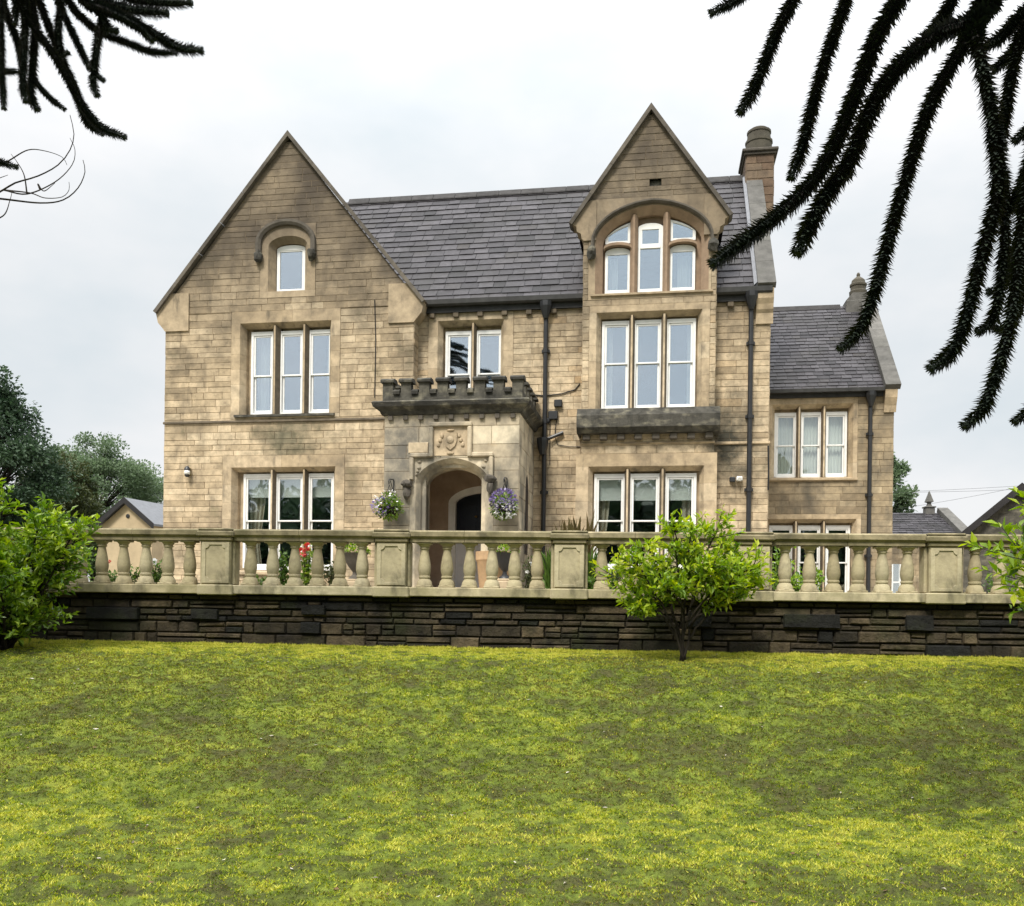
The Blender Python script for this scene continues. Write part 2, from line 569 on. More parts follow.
# ------------------------------------------------------------------ ground: lawn bank, terrace, far ground
HB = math.tan(-BROT)      # balustrade line Y = BY - HB * x


def lawn_h(x, y):
    x = np.asarray(x, dtype=float)
    y = np.asarray(y, dtype=float)
    foot = 6.9 + .25 * np.sin(x * .45 + 1.0) + .05 * x
    crest = 11.5 - .05 * x
    t = np.clip((y - foot) / (crest - foot), 0, 1)
    s = t * t * (3 - 2 * t)
    s = .45 * s + .55 * t
    z = .02 * (y - foot) * (y < foot) + .88 * s + np.clip((y - crest) / 1.6, 0, 1) * .10
    z = z - .05 * np.exp(-((y - foot - .25 - .12 * np.sin(x * 1.3)) / .22) ** 2) * np.clip(1.2 - np.abs(x + 2.2) * .35, 0, 1)
    z = z + .05 * (fbm(x * .8, y * .8, 3, 3) - .5) * np.clip((13 - y) / 3, .15, 1)
    return z


def patch(x, y):
    """0 bare/brown moss .. 1 lush bright grass"""
    a = fbm(x * .55 + 3, y * .75, 11, 3)
    b = fbm(x * 1.8, y * 3.2, 23, 4)
    c = fbm(x * 7, y * 9, 29, 4)
    return np.clip(.63 + (a - .5) * .6 + (b - .5) * .75 + (c - .5) * 1.5, .12, 1)


gx = np.arange(-13, 13.01, .055)
gy = np.arange(1.5, 14.6, .055)
X, Y = np.meshgrid(gx, gy)
Z = lawn_h(X, Y)
def micro(x, y):
    return np.clip((BY - HB * x - y) / 1.6, .2, 1) * .05 * (fbm(x * 4.5, y * 5, 61, 3) - .5) + np.clip((BY - HB * x - y) / 1.6, .2, 1) * .11 * (fbm(x * 8, y * 10, 41, 4) - .5)


Z = Z + micro(X, Y) + .012 * (fbm(X * 26, Y * 26, 51, 2) - .5)
PT = patch(X, Y)
nx, ny = len(gx), len(gy)
me = bpy.data.meshes.new('lawn')
idx = np.arange(nx * ny).reshape(ny, nx)
quads = np.stack([idx[:-1, :-1], idx[:-1, 1:], idx[1:, 1:], idx[1:, :-1]], -1).reshape(-1, 4)
me.vertices.add(nx * ny)
me.vertices.foreach_set('co', np.stack([X, Y, Z], -1).astype(np.float32).ravel())
me.loops.add(quads.size)
me.loops.foreach_set('vertex_index', quads.astype(np.int32).ravel())
me.polygons.add(len(quads))
me.polygons.foreach_set('loop_start', np.arange(0, quads.size, 4, dtype=np.int32))
a = me.attributes.new('tint', 'FLOAT', 'POINT')
a.data.foreach_set('value', PT.astype(np.float32).ravel())
me.materials.append(M['mossground'])
me.update(calc_edges=True)
lawn = bpy.data.objects.new('lawn', me)
COL.objects.link(lawn)
structure(lawn)

fx_ = np.arange(-260, 261, 4.0)
fy_ = np.concatenate([np.arange(-120, 0, 6.0), np.arange(0, 16, 1.0), np.arange(16, 420, 6.0)])
g = MB()
XX, YY = np.meshgrid(fx_, fy_)
ZZ = np.where(YY < 15.5, lawn_h(XX, YY) - .18, 1.45)
vs = np.stack([XX, YY, ZZ], -1).reshape(-1, 3)
nX = len(fx_)
g.add(vs.tolist(), [(j * nX + i, j * nX + i + 1, (j + 1) * nX + i + 1, (j + 1) * nX + i) for j in range(len(fy_) - 1) for i in range(nX - 1)])
structure(g.build('ground', M['field'], fix=False))

broot = empty('balustrade', (0, BY, EYE + .105), BROT)
broot.scale = (1, 1, .98)
tag(broot, 'long mossy sandstone balustrade with turned balusters and panelled piers above the dark wall', 'balustrade')
t_ = MB()
t_.add([(-22, .12, 0), (26, .12, 0), (26, 44, 0), (-22, 44, 0)], [(0, 1, 2, 3)])
terr = t_.build('terrace', M['gravel'], fix=False)
terr.location = (0, BY, EYE + .01)
terr.rotation_euler = (0, 0, BROT)
structure(terr)

# grass blades
rng = np.random.default_rng(5)


def grass(n, y0, y1):
    u = rng.random(n)
    y = np.sqrt(y0 * y0 + u * (y1 * y1 - y0 * y0))
    x = (rng.random(n) * 2 - 1) * (.60 * y + .4)
    keep = y < BY - HB * x - .13
    x, y = x[keep], y[keep]
    p = patch(x, y)
    c = fbm(x * 9, y * 11, 77, 4)
    z = lawn_h(x, y) + micro(x, y) - .004
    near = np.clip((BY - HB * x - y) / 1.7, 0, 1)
    h = (.008 + .009 * p + .014 * np.clip(c - .45, 0, 1)) * (.6 + .8 * rng.random(len(x)))
    edge = (BY - HB * x - y) < .35
    h = np.where(edge, h * (1.3 + 1.3 * rng.random(len(x))), h)
    w = .0028 + .0026 * rng.random(len(x)) + .0002 * y
    ang = rng.random(len(x)) * 2 * PI
    lean = h * (.2 + 1.3 * rng.random(len(x)))
    la = rng.random(len(x)) * 2 * PI
    ca, sa = np.cos(ang) * w, np.sin(ang) * w
    v = np.empty((len(x), 3, 3))
    v[:, 0] = np.stack([x - ca, y - sa, z], -1)
    v[:, 1] = np.stack([x + ca, y + sa, z], -1)
    v[:, 2] = np.stack([x + lean * np.cos(la), y + lean * np.sin(la), z + h], -1)
    bank = np.clip((y - 6.6) / 1.2, 0, 1) * np.clip((BY - HB * x - y - 1.5) / 1.0, 0, 1)  # mask of the sloping bank, where canopy shade is painted into the tint
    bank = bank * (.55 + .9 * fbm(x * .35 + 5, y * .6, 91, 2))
    tt = np.clip(.27 - .30 * bank + .62 * p + .9 * (c - .5) + rng.normal(0, .2, len(x)) + .42 * (1 - near), 0, 1)  # near term paints the brighter light on the crest into the blade colour
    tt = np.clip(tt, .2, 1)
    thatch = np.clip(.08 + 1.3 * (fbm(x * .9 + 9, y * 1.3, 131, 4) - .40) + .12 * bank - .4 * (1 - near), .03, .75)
    tt = np.where(rng.random(len(x)) < thatch, rng.uniform(0, .12, len(x)), tt)
    tt = np.where(rng.random(len(x)) < .03, .95, tt)
    return v.reshape(-1, 3), tt


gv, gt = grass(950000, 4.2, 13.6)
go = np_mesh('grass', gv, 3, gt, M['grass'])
tag(go, 'short yellow green mossy grass covering the lawn bank', 'grass', kind='stuff')

n_ = 900
ly_ = np.sqrt(4.4 ** 2 + rng.random(n_) * (12.6 ** 2 - 4.4 ** 2))
lx_ = (rng.random(n_) * 2 - 1) * (.6 * ly_ + .3)
lz_ = lawn_h(lx_, ly_) + micro(lx_, ly_) + .012
la_ = rng.random(n_) * 2 * PI
ls_ = rng.uniform(.006, .022, n_)
lv = np.empty((n_, 4, 3))
for k_, (da, q_) in enumerate(((0, 1.3), (1.5, .5), (3.1, 1.3), (4.7, .5))):
    lv[:, k_] = np.stack([lx_ + np.cos(la_ + da) * ls_ * q_, ly_ + np.sin(la_ + da) * ls_ * q_, lz_ + rng.uniform(-.004, .008, n_)], -1)
lit = np_mesh('leaf_litter', lv.reshape(-1, 3), 4, rng.random(n_), mat('fallen leaf', [(.05, .03, .015), (.12, .07, .03), (.06, .045, .02), (.45, .42, .34)], .8, (9, .3), None))
tag(lit, 'small fallen leaves and pale flecks scattered over the lawn', 'leaf litter', kind='stuff')

# ------------------------------------------------------------------ retaining wall (damp rubble)
rw = empty('retaining_wall', (0, BY, .95), BROT)
tag(rw, 'low dark damp rubble stone retaining wall below the balustrade', 'wall')


def block(mb, xf, x0, x1, x0t, x1t, z0, z1, d, c, t, m=0, jit=0.0):
    """one facing stone with chamfered arrises; xf(a, depth outwards, z)"""
    j = lambda: random.uniform(-jit, jit)
    vs = [xf(x0, 0, z0), xf(x1, 0, z0), xf(x1t, 0, z1), xf(x0t, 0, z1),
          xf(x0 + c + j(), d + j(), z0 + c + j()), xf(x1 - c + j(), d + j(), z0 + c + j()), xf(x1t - c + j(), d + j(), z1 - c + j()), xf(x0t + c + j(), d + j(), z1 - c + j())]
    mb.add(vs, [(4, 5, 6, 7), (0, 1, 5, 4), (1, 2, 6, 5), (2, 3, 7, 6), (3, 0, 4, 7)], t, m)


w = MB()
xf = lambda a, d, z: (a, -.02 - d, z)
w.box(-16, 20, 0, .45, -.3, .756, .1)
z = -.12
while z < .735:
    h = min(random.choice([.085, .10, .13, .15, .17]), .745 - z)
    if .745 - z - h < .06:
        h = .745 - z
    x = -16
    while x < 20:
        L_ = random.choice([random.uniform(.15, .4), random.uniform(.4, .8)])
        tt = random.random() * .75 if random.random() > .10 else 1.0
        if random.random() < .42 and h > .12:
            hh = h * random.uniform(.4, .6)
            block(w, xf, x + .004, x + L_ - .004, x + .004, x + L_ - .004, z + .006, z + hh - .005, random.uniform(.025, .055), .016, tt, jit=.009)
            block(w, xf, x + .004, x + L_ - .004, x + .004, x + L_ - .004, z + hh + .005, z + h - .006, random.uniform(.025, .055), .016, random.random() * .8, jit=.009)
        else:
            block(w, xf, x + .004, x + L_ - .004, x + .004, x + L_ - .004, z + .006, z + h - .006, random.uniform(.025, .06), .016, tt, jit=.009)
        x += L_
    z += h
for px, py, ww, hh in ((204, 614, .42, .16), (112, 613, .8, .18), (313, 610, .36, .15), (310, 628, .30, .17), (812, 621, .78, .2), (920, 623, .38, .22), (700, 620, .34, .2)):
    u, zz = bp(px, py, -.1)
    zz += EYE - .95
    block(w, xf, u - ww / 2, u + ww / 2, u - ww / 2, u + ww / 2, zz - hh / 2, zz + hh / 2, .095, .012, 1.0, jit=.006)
w.build('rubble_masonry', M['rubble'], rw, fix=False)

# ------------------------------------------------------------------ balustrade
PZ = EYE + .07        # world z of the underside of the plinth
zp = lambda z: z - .07     # eye-based z -> balustrade-local
PIERS = [-7.06 + 2.64 * k - .0 for k in range(0, 6)]
PIERS = [-12.15, -9.55, -6.95, -4.34, -1.74, .82, 3.40, 5.99, 8.58, 11.17]
b = MB()
for i, (p0, p1) in enumerate(zip(PIERS[:-1], PIERS[1:])):
    b.box(p0 + .25, p1 - .25, -.17, .17, 0, .135, random.random(), c=.012)
b.build('plinth', M['bal'], broot)
RZ0, RZ1 = .80, .975
for i, (p0, p1) in enumerate(zip(PIERS[:-1], PIERS[1:])):
    r_ = MB()
    prof = [(-.13, RZ0), (.13, RZ0), (.13, RZ0 + .05), (.17, RZ0 + .085), (.17, RZ0 + .15), (.14, RZ0 + .172), (-.14, RZ0 + .172), (-.17, RZ0 + .15), (-.17, RZ0 + .085), (-.13, RZ0 + .05)]
    mid = p0 + random.uniform(.9, 1.7)
    r_.prism(prof, p0 + .26, mid - .003, lambda p, q, a: (a, p, q), random.random())
    r_.prism(prof, mid + .003, p1 - .26, lambda p, q, a: (a, p, q), random.random())
    r_.build('rail', M['balrail'], broot)


def baluster_mesh():
    m = MB()
    m.box(-.112, .112, -.112, .112, .136, .165, .5, c=.006)
    prof = [(.128, .165), (.124, .20), (.108, .235), (.085, .262), (.082, .268), (.094, .276), (.097, .29), (.094, .302), (.084, .310),
            (.092, .335), (.101, .37), (.105, .41), (.102, .46), (.093, .52), (.080, .585), (.068, .645), (.062, .685), (.064, .70), (.078, .705), (.080, .72), (.068, .727), (.074, .735), (.098, .765), (.104, .772)]
    prof = [(r_ * .89, z_) for r_, z_ in prof]
    m.lathe(prof, 0, 0, 24, .5)
    m.box(-.105, .105, -.105, .105, .773, RZ0 - .002, .5, c=.005)
    return m.build('baluster', M['bal'], broot, smooth=R(35))


bal0 = baluster_mesh()
bal_var = [bal0]
for q in (.1, .3, .85):
    o = bal0.copy()
    o.data = bal0.data.copy()
    o.data.attributes['tint'].data.foreach_set('value', np.full(len(o.data.polygons), q, dtype=np.float32))
    bal_var.append(o)
first = True
for p0, p1 in zip(PIERS[:-1], PIERS[1:]):
    for k in range(6):
        u = p0 + .46 + (p1 - p0 - .92) * k / 5
        if first:
            o = bal0
            first = False
        else:
            o = bal_var[(k * 5 + int(p0 * 7)) % 4].copy()
            COL.objects.link(o)
            o.parent = broot
        o.location = (u, 0, 0)
        o.rotation_euler = (random.uniform(-.006, .006), random.uniform(-.008, .008), random.choice([0, PI / 2, PI]))


def pier_mesh():
    m = MB()
    m.box(-.265, .265, -.215, .215, -.015, .14, .7, c=.015)
    m.box(-.215, .215, -.17, .17, .141, .79, .5, c=.008)
    # side responds
    for s in (-1, 1):
        m.box(min(s * .216, s * .262), max(s * .216, s * .262), -.10, .10, .141, .79, .45, c=.01)
    # raised frame round a panel with scooped corners
    hx, z0, z1, n = .15, .20, .735, 6
    inner = []
    rc = .055
    for cx, cz, a0 in ((hx, z0, 180), (hx, z1, 270), (-hx, z1, 0), (-hx, z0, 90)):
        for k in range(n + 1):
            a = R(a0 - 90 * k / n)
            inner.append((cx + rc * math.cos(a), cz + rc * math.sin(a)))
    inner = [(hx - rc * 0, z0 + rc)] * 0 + inner
    outer = []
    N_ = len(inner)
    for x, zz in inner:
        # push to the frame's outer rectangle
        sx = .205 * (1 if x > 0 else -1)
        sz = .77 if zz > .467 else .165
        outer.append((sx, sz))
    yf, yb = -.186, -.17
    vs = [(x, yf, q) for x, q in outer] + [(x, yf, q) for x, q in inner] + [(x * .965, yb - .001, .4675 + (q - .4675) * .985) for x, q in inner] + [(x, yb - .001, q) for x, q in outer]
    fs = []
    for i in range(N_):
        j = (i + 1) % N_
        fs.append((i, j, N_ + j, N_ + i))
        fs.append((N_ + i, N_ + j, 2 * N_ + j, 2 * N_ + i))
        fs.append((i, j, 3 * N_ + j, 3 * N_ + i))
    m.add(vs, fs, .8)
    m.box(-.24, .24, -.20, .20, .791, .85, .2, m=1, c=.012)
    m.box(-.275, .275, -.235, .235, .851, .94, .3, m=1, c=.02)
    m.box(-.255, .255, -.215, .215, .941, .98, .3, m=1, c=.015)
    return m.build('pier', [M['bal'], M['balrail']], broot)


p_ = pier_mesh()
for i, u in enumerate(PIERS):
    o = p_ if i == 0 else p_.copy()
    if i:
        COL.objects.link(o)
        o.parent = broot
    o.location = (u, 0, 0)

# ------------------------------------------------------------------ the house
house = empty('stone_house', (0, HY, EYE), HROT)
tag(house, 'large gabled sandstone country house with slate roofs, crenellated porch and arched dormer window', 'house')
INF = 99


def ashlar(mb, xf, Lf, Rf, z0, z1, ops, row=.158, lens=(.32, .9), d=.010, tone=(0, 1), m_st=0, m_mo=1, keys=(), g=.007, off=0):
    """coursed ashlar facing with openings ops=[(a0,a1,z0,z1)]; backing mortar bed at depth 0"""
    ks = sorted(set([round(k, 4) for k in [z0, z1] + [k for o in ops for k in (o[2], o[3]) if z0 < k < z1] + [k for k in keys if z0 < k < z1]]))
    rows = []
    for a, b in zip(ks[:-1], ks[1:]):
        n = max(1, round((b - a) / row))
        ws = [random.uniform(.8, 1.2) for _ in range(n)]
        s_ = sum(ws)
        zz = a
        for q in ws:
            rows.append((zz, zz + q * (b - a) / s_))
            zz += q * (b - a) / s_
    for za, zb in rows:
        zm = (za + zb) / 2
        segs = [(Lf(za), Rf(za), Lf(zb), Rf(zb))]
        for o in ops:
            if o[2] < zm < o[3]:
                ns_ = []
                for a0, a1, b0, b1 in segs:
                    if o[1] <= a0 or o[0] >= a1:
                        ns_.append((a0, a1, b0, b1))
                        continue
                    if o[0] > a0 + .01:
                        ns_.append((a0, o[0], b0, o[0]))
                    if o[1] < a1 - .01:
                        ns_.append((o[1], a1, o[1], b1))
                segs = ns_
        rowtone = random.uniform(-.12, .12)
        for a0, a1, b0, b1 in segs:
            mb.add([xf(a0, 0, za), xf(a1, 0, za), xf(b1, 0, zb), xf(b0, 0, zb)], [(0, 1, 2, 3)], random.random(), m_mo)
            lo, hi = max(a0, b0), min(a1, b1)
            xs = [a0]
            x = lo
            while True:
                x += random.uniform(*lens)
                if x > hi - lens[0] * .7:
                    break
                xs.append(x)
            xs.append(a1)
            for i in range(len(xs) - 1):
                p0, p1 = xs[i], xs[i + 1]
                q0 = b0 if i == 0 else p0
                q1 = b1 if i == len(xs) - 2 else p1
                if q1 - q0 < .03 or p1 - p0 < .03:
                    continue
                tt = min(1, max(0, tone[0] + (tone[1] - tone[0]) * (random.betavariate(3.2, 3.2)) + rowtone * .8))
                if random.random() < .05:
                    tt = random.random()
                block(mb, xf, p0 + g / 2, p1 - g / 2, q0 + g / 2, q1 - g / 2, za + g / 2, zb - g / 2, d + random.uniform(-.004, .005), .006, tt, m_st, jit=.0025)


def front(y0):
    return lambda a, d, z: (a, y0 - d, z)


CURT = []   # (kind, u0, u1, z0, z1, y) collected for the curtains and blinds


def window(U0, U1, z0, z1, lights, zt, zb, rail, yf, sill=True, glass='glass', stone='dressed', jw=.24, lh=.30, two=True):
    """mullioned sash window: returns the ring (opening for the wall). The part is the stone surround."""
    R0, R1, Rb, Rt = U0 - jw, U1 + jw, z0 - .10, z1 + lh
    c, dp = .10, .16
    m = MB()
    pr = .018
    xv = lambda p, q, a: (p, q, a)
    # jambs in courses
    for s, (a, b_) in ((1, (R0, U0)), (-1, (R1, U1))):
        n = max(2, round((z1 - z0) / .42))
        for k in range(n):
            za, zb_ = z0 + (z1 - z0) * k / n + .002, z0 + (z1 - z0) * (k + 1) / n - .002
            poly = [(a, yf - pr), (b_, yf - pr), (b_ + s * c, yf + dp), (b_ + s * c, yf + .34), (a, yf + .34)]
            m.prism(poly, za, zb_, xv, random.random())
    # lintel
    xl = lambda p, q, a: (a, q, p)
    cuts = [R0, (R0 + R1) / 2 + random.uniform(-.2, .2), R1] if U1 - U0 > 1.8 else [R0, R1]
    for a, b_ in zip(cuts[:-1], cuts[1:]):
        poly = [(Rt, yf - pr), (z1, yf - pr), (z1 - c, yf + dp), (z1 - c, yf + .34), (Rt, yf + .34)]
        m.prism(poly, a + .002, b_ - .002, xl, random.random())
    # below the opening
    m.box(R0, R1, yf - pr, yf + .34, Rb, z0 - .002, random.random())
    if lights[0][0] > U0 + c - .02:
        m.box(U0 + c - .04, lights[0][0] - .002, yf + .275, yf + .345, z0 + .002, z1 - c + .03, .2)
    if lights[-1][1] < U1 - c + .02:
        m.box(lights[-1][1] + .002, U1 - c + .04, yf + .275, yf + .345, z0 + .002, z1 - c + .03, .2)
    m.box(U0 + c - .04, U1 - c + .04, yf + .305, yf + .35, zt + .03, z1 - c + .035, .2)
    w_ = m.build('window', M[stone], house)
    if sill:
        s_ = MB()
        s_.prism([(yf - .085, z0 - .07), (yf - .085, z0 - .015), (yf + .20, z0 + .05), (yf + .20, z0 - .07)], U0 - .12, U1 + .12, lambda p, q, a: (a, p, q), .3)
        s_.build('sill', M['sooty'] if sill == 2 else M[stone], w_)
    # mullions
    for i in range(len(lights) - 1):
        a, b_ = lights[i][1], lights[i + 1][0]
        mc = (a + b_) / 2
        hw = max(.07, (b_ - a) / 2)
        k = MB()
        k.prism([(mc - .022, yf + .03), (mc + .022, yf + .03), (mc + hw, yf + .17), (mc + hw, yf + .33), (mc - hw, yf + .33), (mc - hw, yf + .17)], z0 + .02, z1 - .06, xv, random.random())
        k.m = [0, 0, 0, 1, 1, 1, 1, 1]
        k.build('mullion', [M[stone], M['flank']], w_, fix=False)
    for a, b_ in lights:
        sash(w_, a, b_, zb, zt, rail, yf + .20, glass)
        # head and sides of the recess behind the frame are shut by a stone strip
    return w_, (R0, R1, Rb, Rt)


def sash(parent, a, b, z0, z1, rail, y, glass='glass', fixed=False):
    f = MB()
    o, st = .035, .048
    for x0, x1 in ((a - .03, a + o), (b - o, b + .03)):
        f.box(x0, x1, y - .02, y + .10, z0, z1 + .06, .6)
    f.box(a + o, b - o, y - .02, y + .10, z1 - o, z1 + .06, .5)
    f.box(a + o, b - o, y - .035, y + .10, z0 - .05, z0 + o * .8, .9)
    # upper sash (in front), lower sash (behind)
    ia, ib = a + o + .002, b - o - .002
    parts = [(rail, z1 - o - .002, y), (z0 + o * .8 + .002, rail + .045, y + .045)] if rail else [(z0 + o * .8 + .002, z1 - o - .002, y + .01)]
    panes = MB()
    for i, (q0, q1, yy) in enumerate(parts):
        bot = .075 if (i == 1 or not rail) else .04
        top = .045 if i == 0 else .04
        f.box(ia, ia + st, yy, yy + .04, q0, q1, .8, c=.006)
        f.box(ib - st, ib, yy, yy + .04, q0, q1, .8, c=.006)
        f.box(ia + st + .001, ib - st - .001, yy + .001, yy + .039, q0, q0 + bot, .9, c=.006)
        f.box(ia + st + .001, ib - st - .001, yy + .001, yy + .039, q1 - top, q1, .7, c=.006)
        panes.box(ia + st - .004, ib - st + .004, yy + .018, yy + .022, q0 + bot - .004, q1 - top + .004)
    f.build('sash', M['white'], parent)
    panes.build('pane', M[glass], parent)


def lights_px(pxs, py, yl):
    return [(hp(a, py, yl)[0], hp(b, py, yl)[0]) for a, b in pxs]


YG, YBAY, YBG, YW, YP = -.4, -.5, -.36, 5.0, -2.3
GX0, GX1, GAX, GAZ = -9.22, -2.51, -5.87, 11.9       # left gable wall and apex
KZ = 7.45
WIN = {}
# ---- left gable windows
l = lights_px(((249, 270), (277.5, 300), (306.5, 329)), 370, YG)
u0, u1, z0, z1 = rect(240, 331, 322, 414, YG)
zt, zb, zr = hp(290, 331, YG)[1], hp(290, 412, YG)[1], hp(290, 374, YG)[1]
WIN['gable_first'], r_gf = window(u0, u1, z0, z1, l, zt, zb, zr, YG, sill=2)
CURT.append(('white curtain gathered in the left pane of the upper window in the big gable', 'curtain', l[0][0] + .06, l[0][0] + .36, zb, zt, YG + .42))
CURT.append(('white curtain edge at the right side of the upper window in the big gable', 'curtain', l[2][1] - .2, l[2][1] - .04, zb, zt, YG + .42))
l = lights_px(((241, 268), (273, 300), (305.5, 331)), 520, YG)
u0, u1, z0, z1 = rect(231, 335, 467, 572, YG)
zt, zb, zr = hp(290, 475, YG)[1], hp(290, 568, YG)[1], hp(290, 521, YG)[1]
WIN['gable_ground'], r_gg = window(u0, u1, z0, z1, l, zt, zb, zr, YG, glass='glassdark')
for k, nm in enumerate(('left', 'middle', 'right')):
    CURT.append((f'roller blind in the {nm} pane of the ground window under the big gable', 'blind', l[k][0] + .05, l[k][1] - .05, hp(290, 495, YG)[1], zt, YG + .36))
CURT.append(('striped beige curtain tied back in the ground window under the big gable', 'tan', l[0][0] + .02, l[0][0] + .5, zb, zt - .1, YG + .5))
CURT.append(('striped beige curtain edge at the right of the ground window under the big gable', 'tan', l[2][1] - .14, l[2][1] - .02, zb, zt - .1, YG + .5))
# ---- centre window over the porch
l = lights_px(((444.7, 469.5), (475, 500.5)), 370, 0)
u0, u1, z0, z1 = rect(437.5, 503.5, 320, 415, 0)
zt, zb, zr = hp(470, 331, 0)[1], hp(470, 413, 0)[1], hp(470, 373, 0)[1]
WIN['centre'], r_c = window(u0, u1, z0, z1, l, zt, zb, zr, 0)
# ---- bay first floor
l = lights_px(((602.4, 628.7), (634, 661), (666.5, 694.4)), 365, YBAY)
u0, u1, z0, z1 = rect(596, 702, 311, 409, YBAY)
zt, zb, zr = hp(648, 320, YBAY)[1], hp(648, 407, YBAY)[1], hp(648, 361.5, YBAY)[1]
WIN['bay_first'], r_bf = window(u0, u1, z0, z1, l, zt, zb, zr, YBAY, jw=.17, lh=.16)
CURT.append(('thin white curtain in the left pane of the upper window in the bay', 'curtain', l[0][0] + .05, l[0][0] + .22, zb, zt, YBAY + .42))
CURT.append(('white curtain edge at the right of the upper window in the bay', 'curtain', l[2][1] - .16, l[2][1] - .03, zb, zt, YBAY + .42))
# ---- bay ground floor
l = lights_px(((594.5, 624), (629.5, 659), (665, 695)), 520, YBG)
u0, u1, z0, z1 = rect(587.6, 703.4, 466, 572, YBG)
zt, zb, zr = hp(648, 475, YBG)[1], hp(648, 568, YBG)[1], hp(648, 521, YBG)[1]
WIN['bay_ground'], r_bg = window(u0, u1, z0, z1, l, zt, zb, zr, YBG, glass='glassdark', jw=.30)
for k, nm in enumerate(('left', 'middle', 'right')):
    CURT.append((f'roller blind in the {nm} pane of the ground window under the arched dormer', 'blind', l[k][0] + .05, l[k][1] - .05, hp(648, 498, YBG)[1], zt, YBG + .36))
CURT.append(('cream curtain tied back in the left pane of the ground window under the arched dormer', 'tan', l[0][0] + .02, l[0][0] + .38, zb, zt - .1, YBG + .5))
CURT.append(('cream curtain edge in the right pane of the ground window under the arched dormer', 'tan', l[2][1] - .3, l[2][1] - .1, zb, zt - .1, YBG + .5))
# ---- wing windows
l = lights_px(((776, 797), (801.5, 822), (826.5, 847)), 445, YW)
u0, u1, z0, z1 = rect(771.5, 853, 404, 478, YW)
zt, zb, zr = hp(812, 413, YW)[1], hp(812, 476, YW)[1], hp(812, 445, YW)[1]
WIN['wing_first'], r_wf = window(u0, u1, z0, z1, l, zt, zb, zr, YW, jw=.12, lh=.2, glass='glasswing')
for k, nm in enumerate(('left', 'middle', 'right')):
    CURT.append((f'pleated net curtain across the {nm} pane of the upper wing window', 'net', l[k][0] + .04, l[k][1] - .04, zb, zt, YW + .40))
l = lights_px(((770, 793), (798.5, 821), (826.5, 850)), 560, YW)
u0, u1, z0, z1 = rect(766, 856, 519, 598, YW)
zt, zb, zr = hp(812, 527, YW)[1], hp(812, 596, YW)[1], hp(812, 563, YW)[1]
WIN['wing_ground'], r_wg = window(u0, u1, z0, z1, l, zt, zb, zr, YW, glass='glassdark', jw=.12, lh=.14)

# ---- arched openings


def arch_pts(u0, u1, zs, rise, n=14, point=0.0):
    """from (u0,zs) over to (u1,zs): elliptical / four-centred curve"""
    pts = []
    mid, hw = (u0 + u1) / 2, (u1 - u0) / 2
    for k in range(n + 1):
        a = PI - PI * k / n
        x, zz = math.cos(a), math.sin(a)
        e = (1 - abs(x)) * point
        pts.append((mid + hw * x, zs + rise * (zz * (1 - point) + e)))
    return pts


def ring_opening(mb, u0, u1, zb, zs, rise, box, yf, c, dp, back, pr=.018, point=0.0, t0=.3, n=14, mr=0, lip=0.0, fm=0):
    """dressed stone filling the rectangle 'box' round an arched opening, with a splayed reveal"""
    def path(o):
        return [(u0 + o, zb)] + arch_pts(u0 + o, u1 - o, zs, rise - o, n, point) + [(u1 - o, zb)]
    P = path(0)
    B0, B1, Bb, Bt = box
    top = arch_pts(u0, u1, zs, rise, n, point)
    out_ = [(B0, zb)]
    for k, (x, zz) in enumerate(top):
        kc = max(1, round(.2 * n))
        if k < kc:
            out_.append((B0, zs + (Bt - zs) * k / kc))
        elif k > n - kc:
            out_.append((B1, zs + (Bt - zs) * (n - k) / kc))
        else:
            out_.append((B0 + (B1 - B0) * (k - kc) / (n - 2 * kc), Bt))
    out_.append((B1, zb))
    I = path(c)
    for i in range(len(P) - 1):
        t = t0 + .5 * random.random()
        mb.add([(out_[i][0], yf - pr, out_[i][1]), (out_[i + 1][0], yf - pr, out_[i + 1][1]), (P[i + 1][0], yf - pr, P[i + 1][1]), (P[i][0], yf - pr, P[i][1]),
                (I[i][0], yf + dp, I[i][1]), (I[i + 1][0], yf + dp, I[i + 1][1]), (I[i][0], yf + back, I[i][1]), (I[i + 1][0], yf + back, I[i + 1][1])],
               [(0, 1, 2, 3), (3, 2, 5, 4), (4, 5, 7, 6)], t)
        mb.m[-3:] = [fm, mr, mr]
    if lip:
        J = path(c + lip)
        for i in range(len(P) - 1):
            mb.add([(I[i][0], yf + back - .12, I[i][1]), (I[i + 1][0], yf + back - .12, I[i + 1][1]), (J[i + 1][0], yf + back - .12, J[i + 1][1]), (J[i][0], yf + back - .12, J[i][1])], [(0, 1, 2, 3)], t0, mr)
    return I


def arc_tube(parent, name, pts, prof, m, yf):
    """moulding: rectangle section (h outwards, d proud) following pts in the wall plane"""
    h, d = prof
    mb = MB()
    n = len(pts)
    vs = []
    for i, (x, zz) in enumerate(pts):
        a = Vector(pts[max(i - 1, 0)])
        b_ = Vector(pts[min(i + 1, n - 1)])
        t = (b_ - a).normalized()
        nn = Vector((-t.y, t.x))
        vs += [(x, yf, zz), (x, yf - d * .6, zz), (x + nn.x * h * .5, yf - d, zz + nn.y * h * .5), (x + nn.x * h, yf - d, zz + nn.y * h), (x + nn.x * h, yf, zz + nn.y * h)]
    fs = []
    for i in range(n - 1):
        for k in range(4):
            fs.append((i * 5 + k, i * 5 + k + 1, i * 5 + 5 + k + 1, i * 5 + 5 + k))
    fs += [(0, 1, 2, 3, 4), tuple(reversed([(n - 1) * 5 + k for k in range(5)]))]
    mb.add(vs, fs, .4)
    return mb.build(name, m, parent, fix=True)


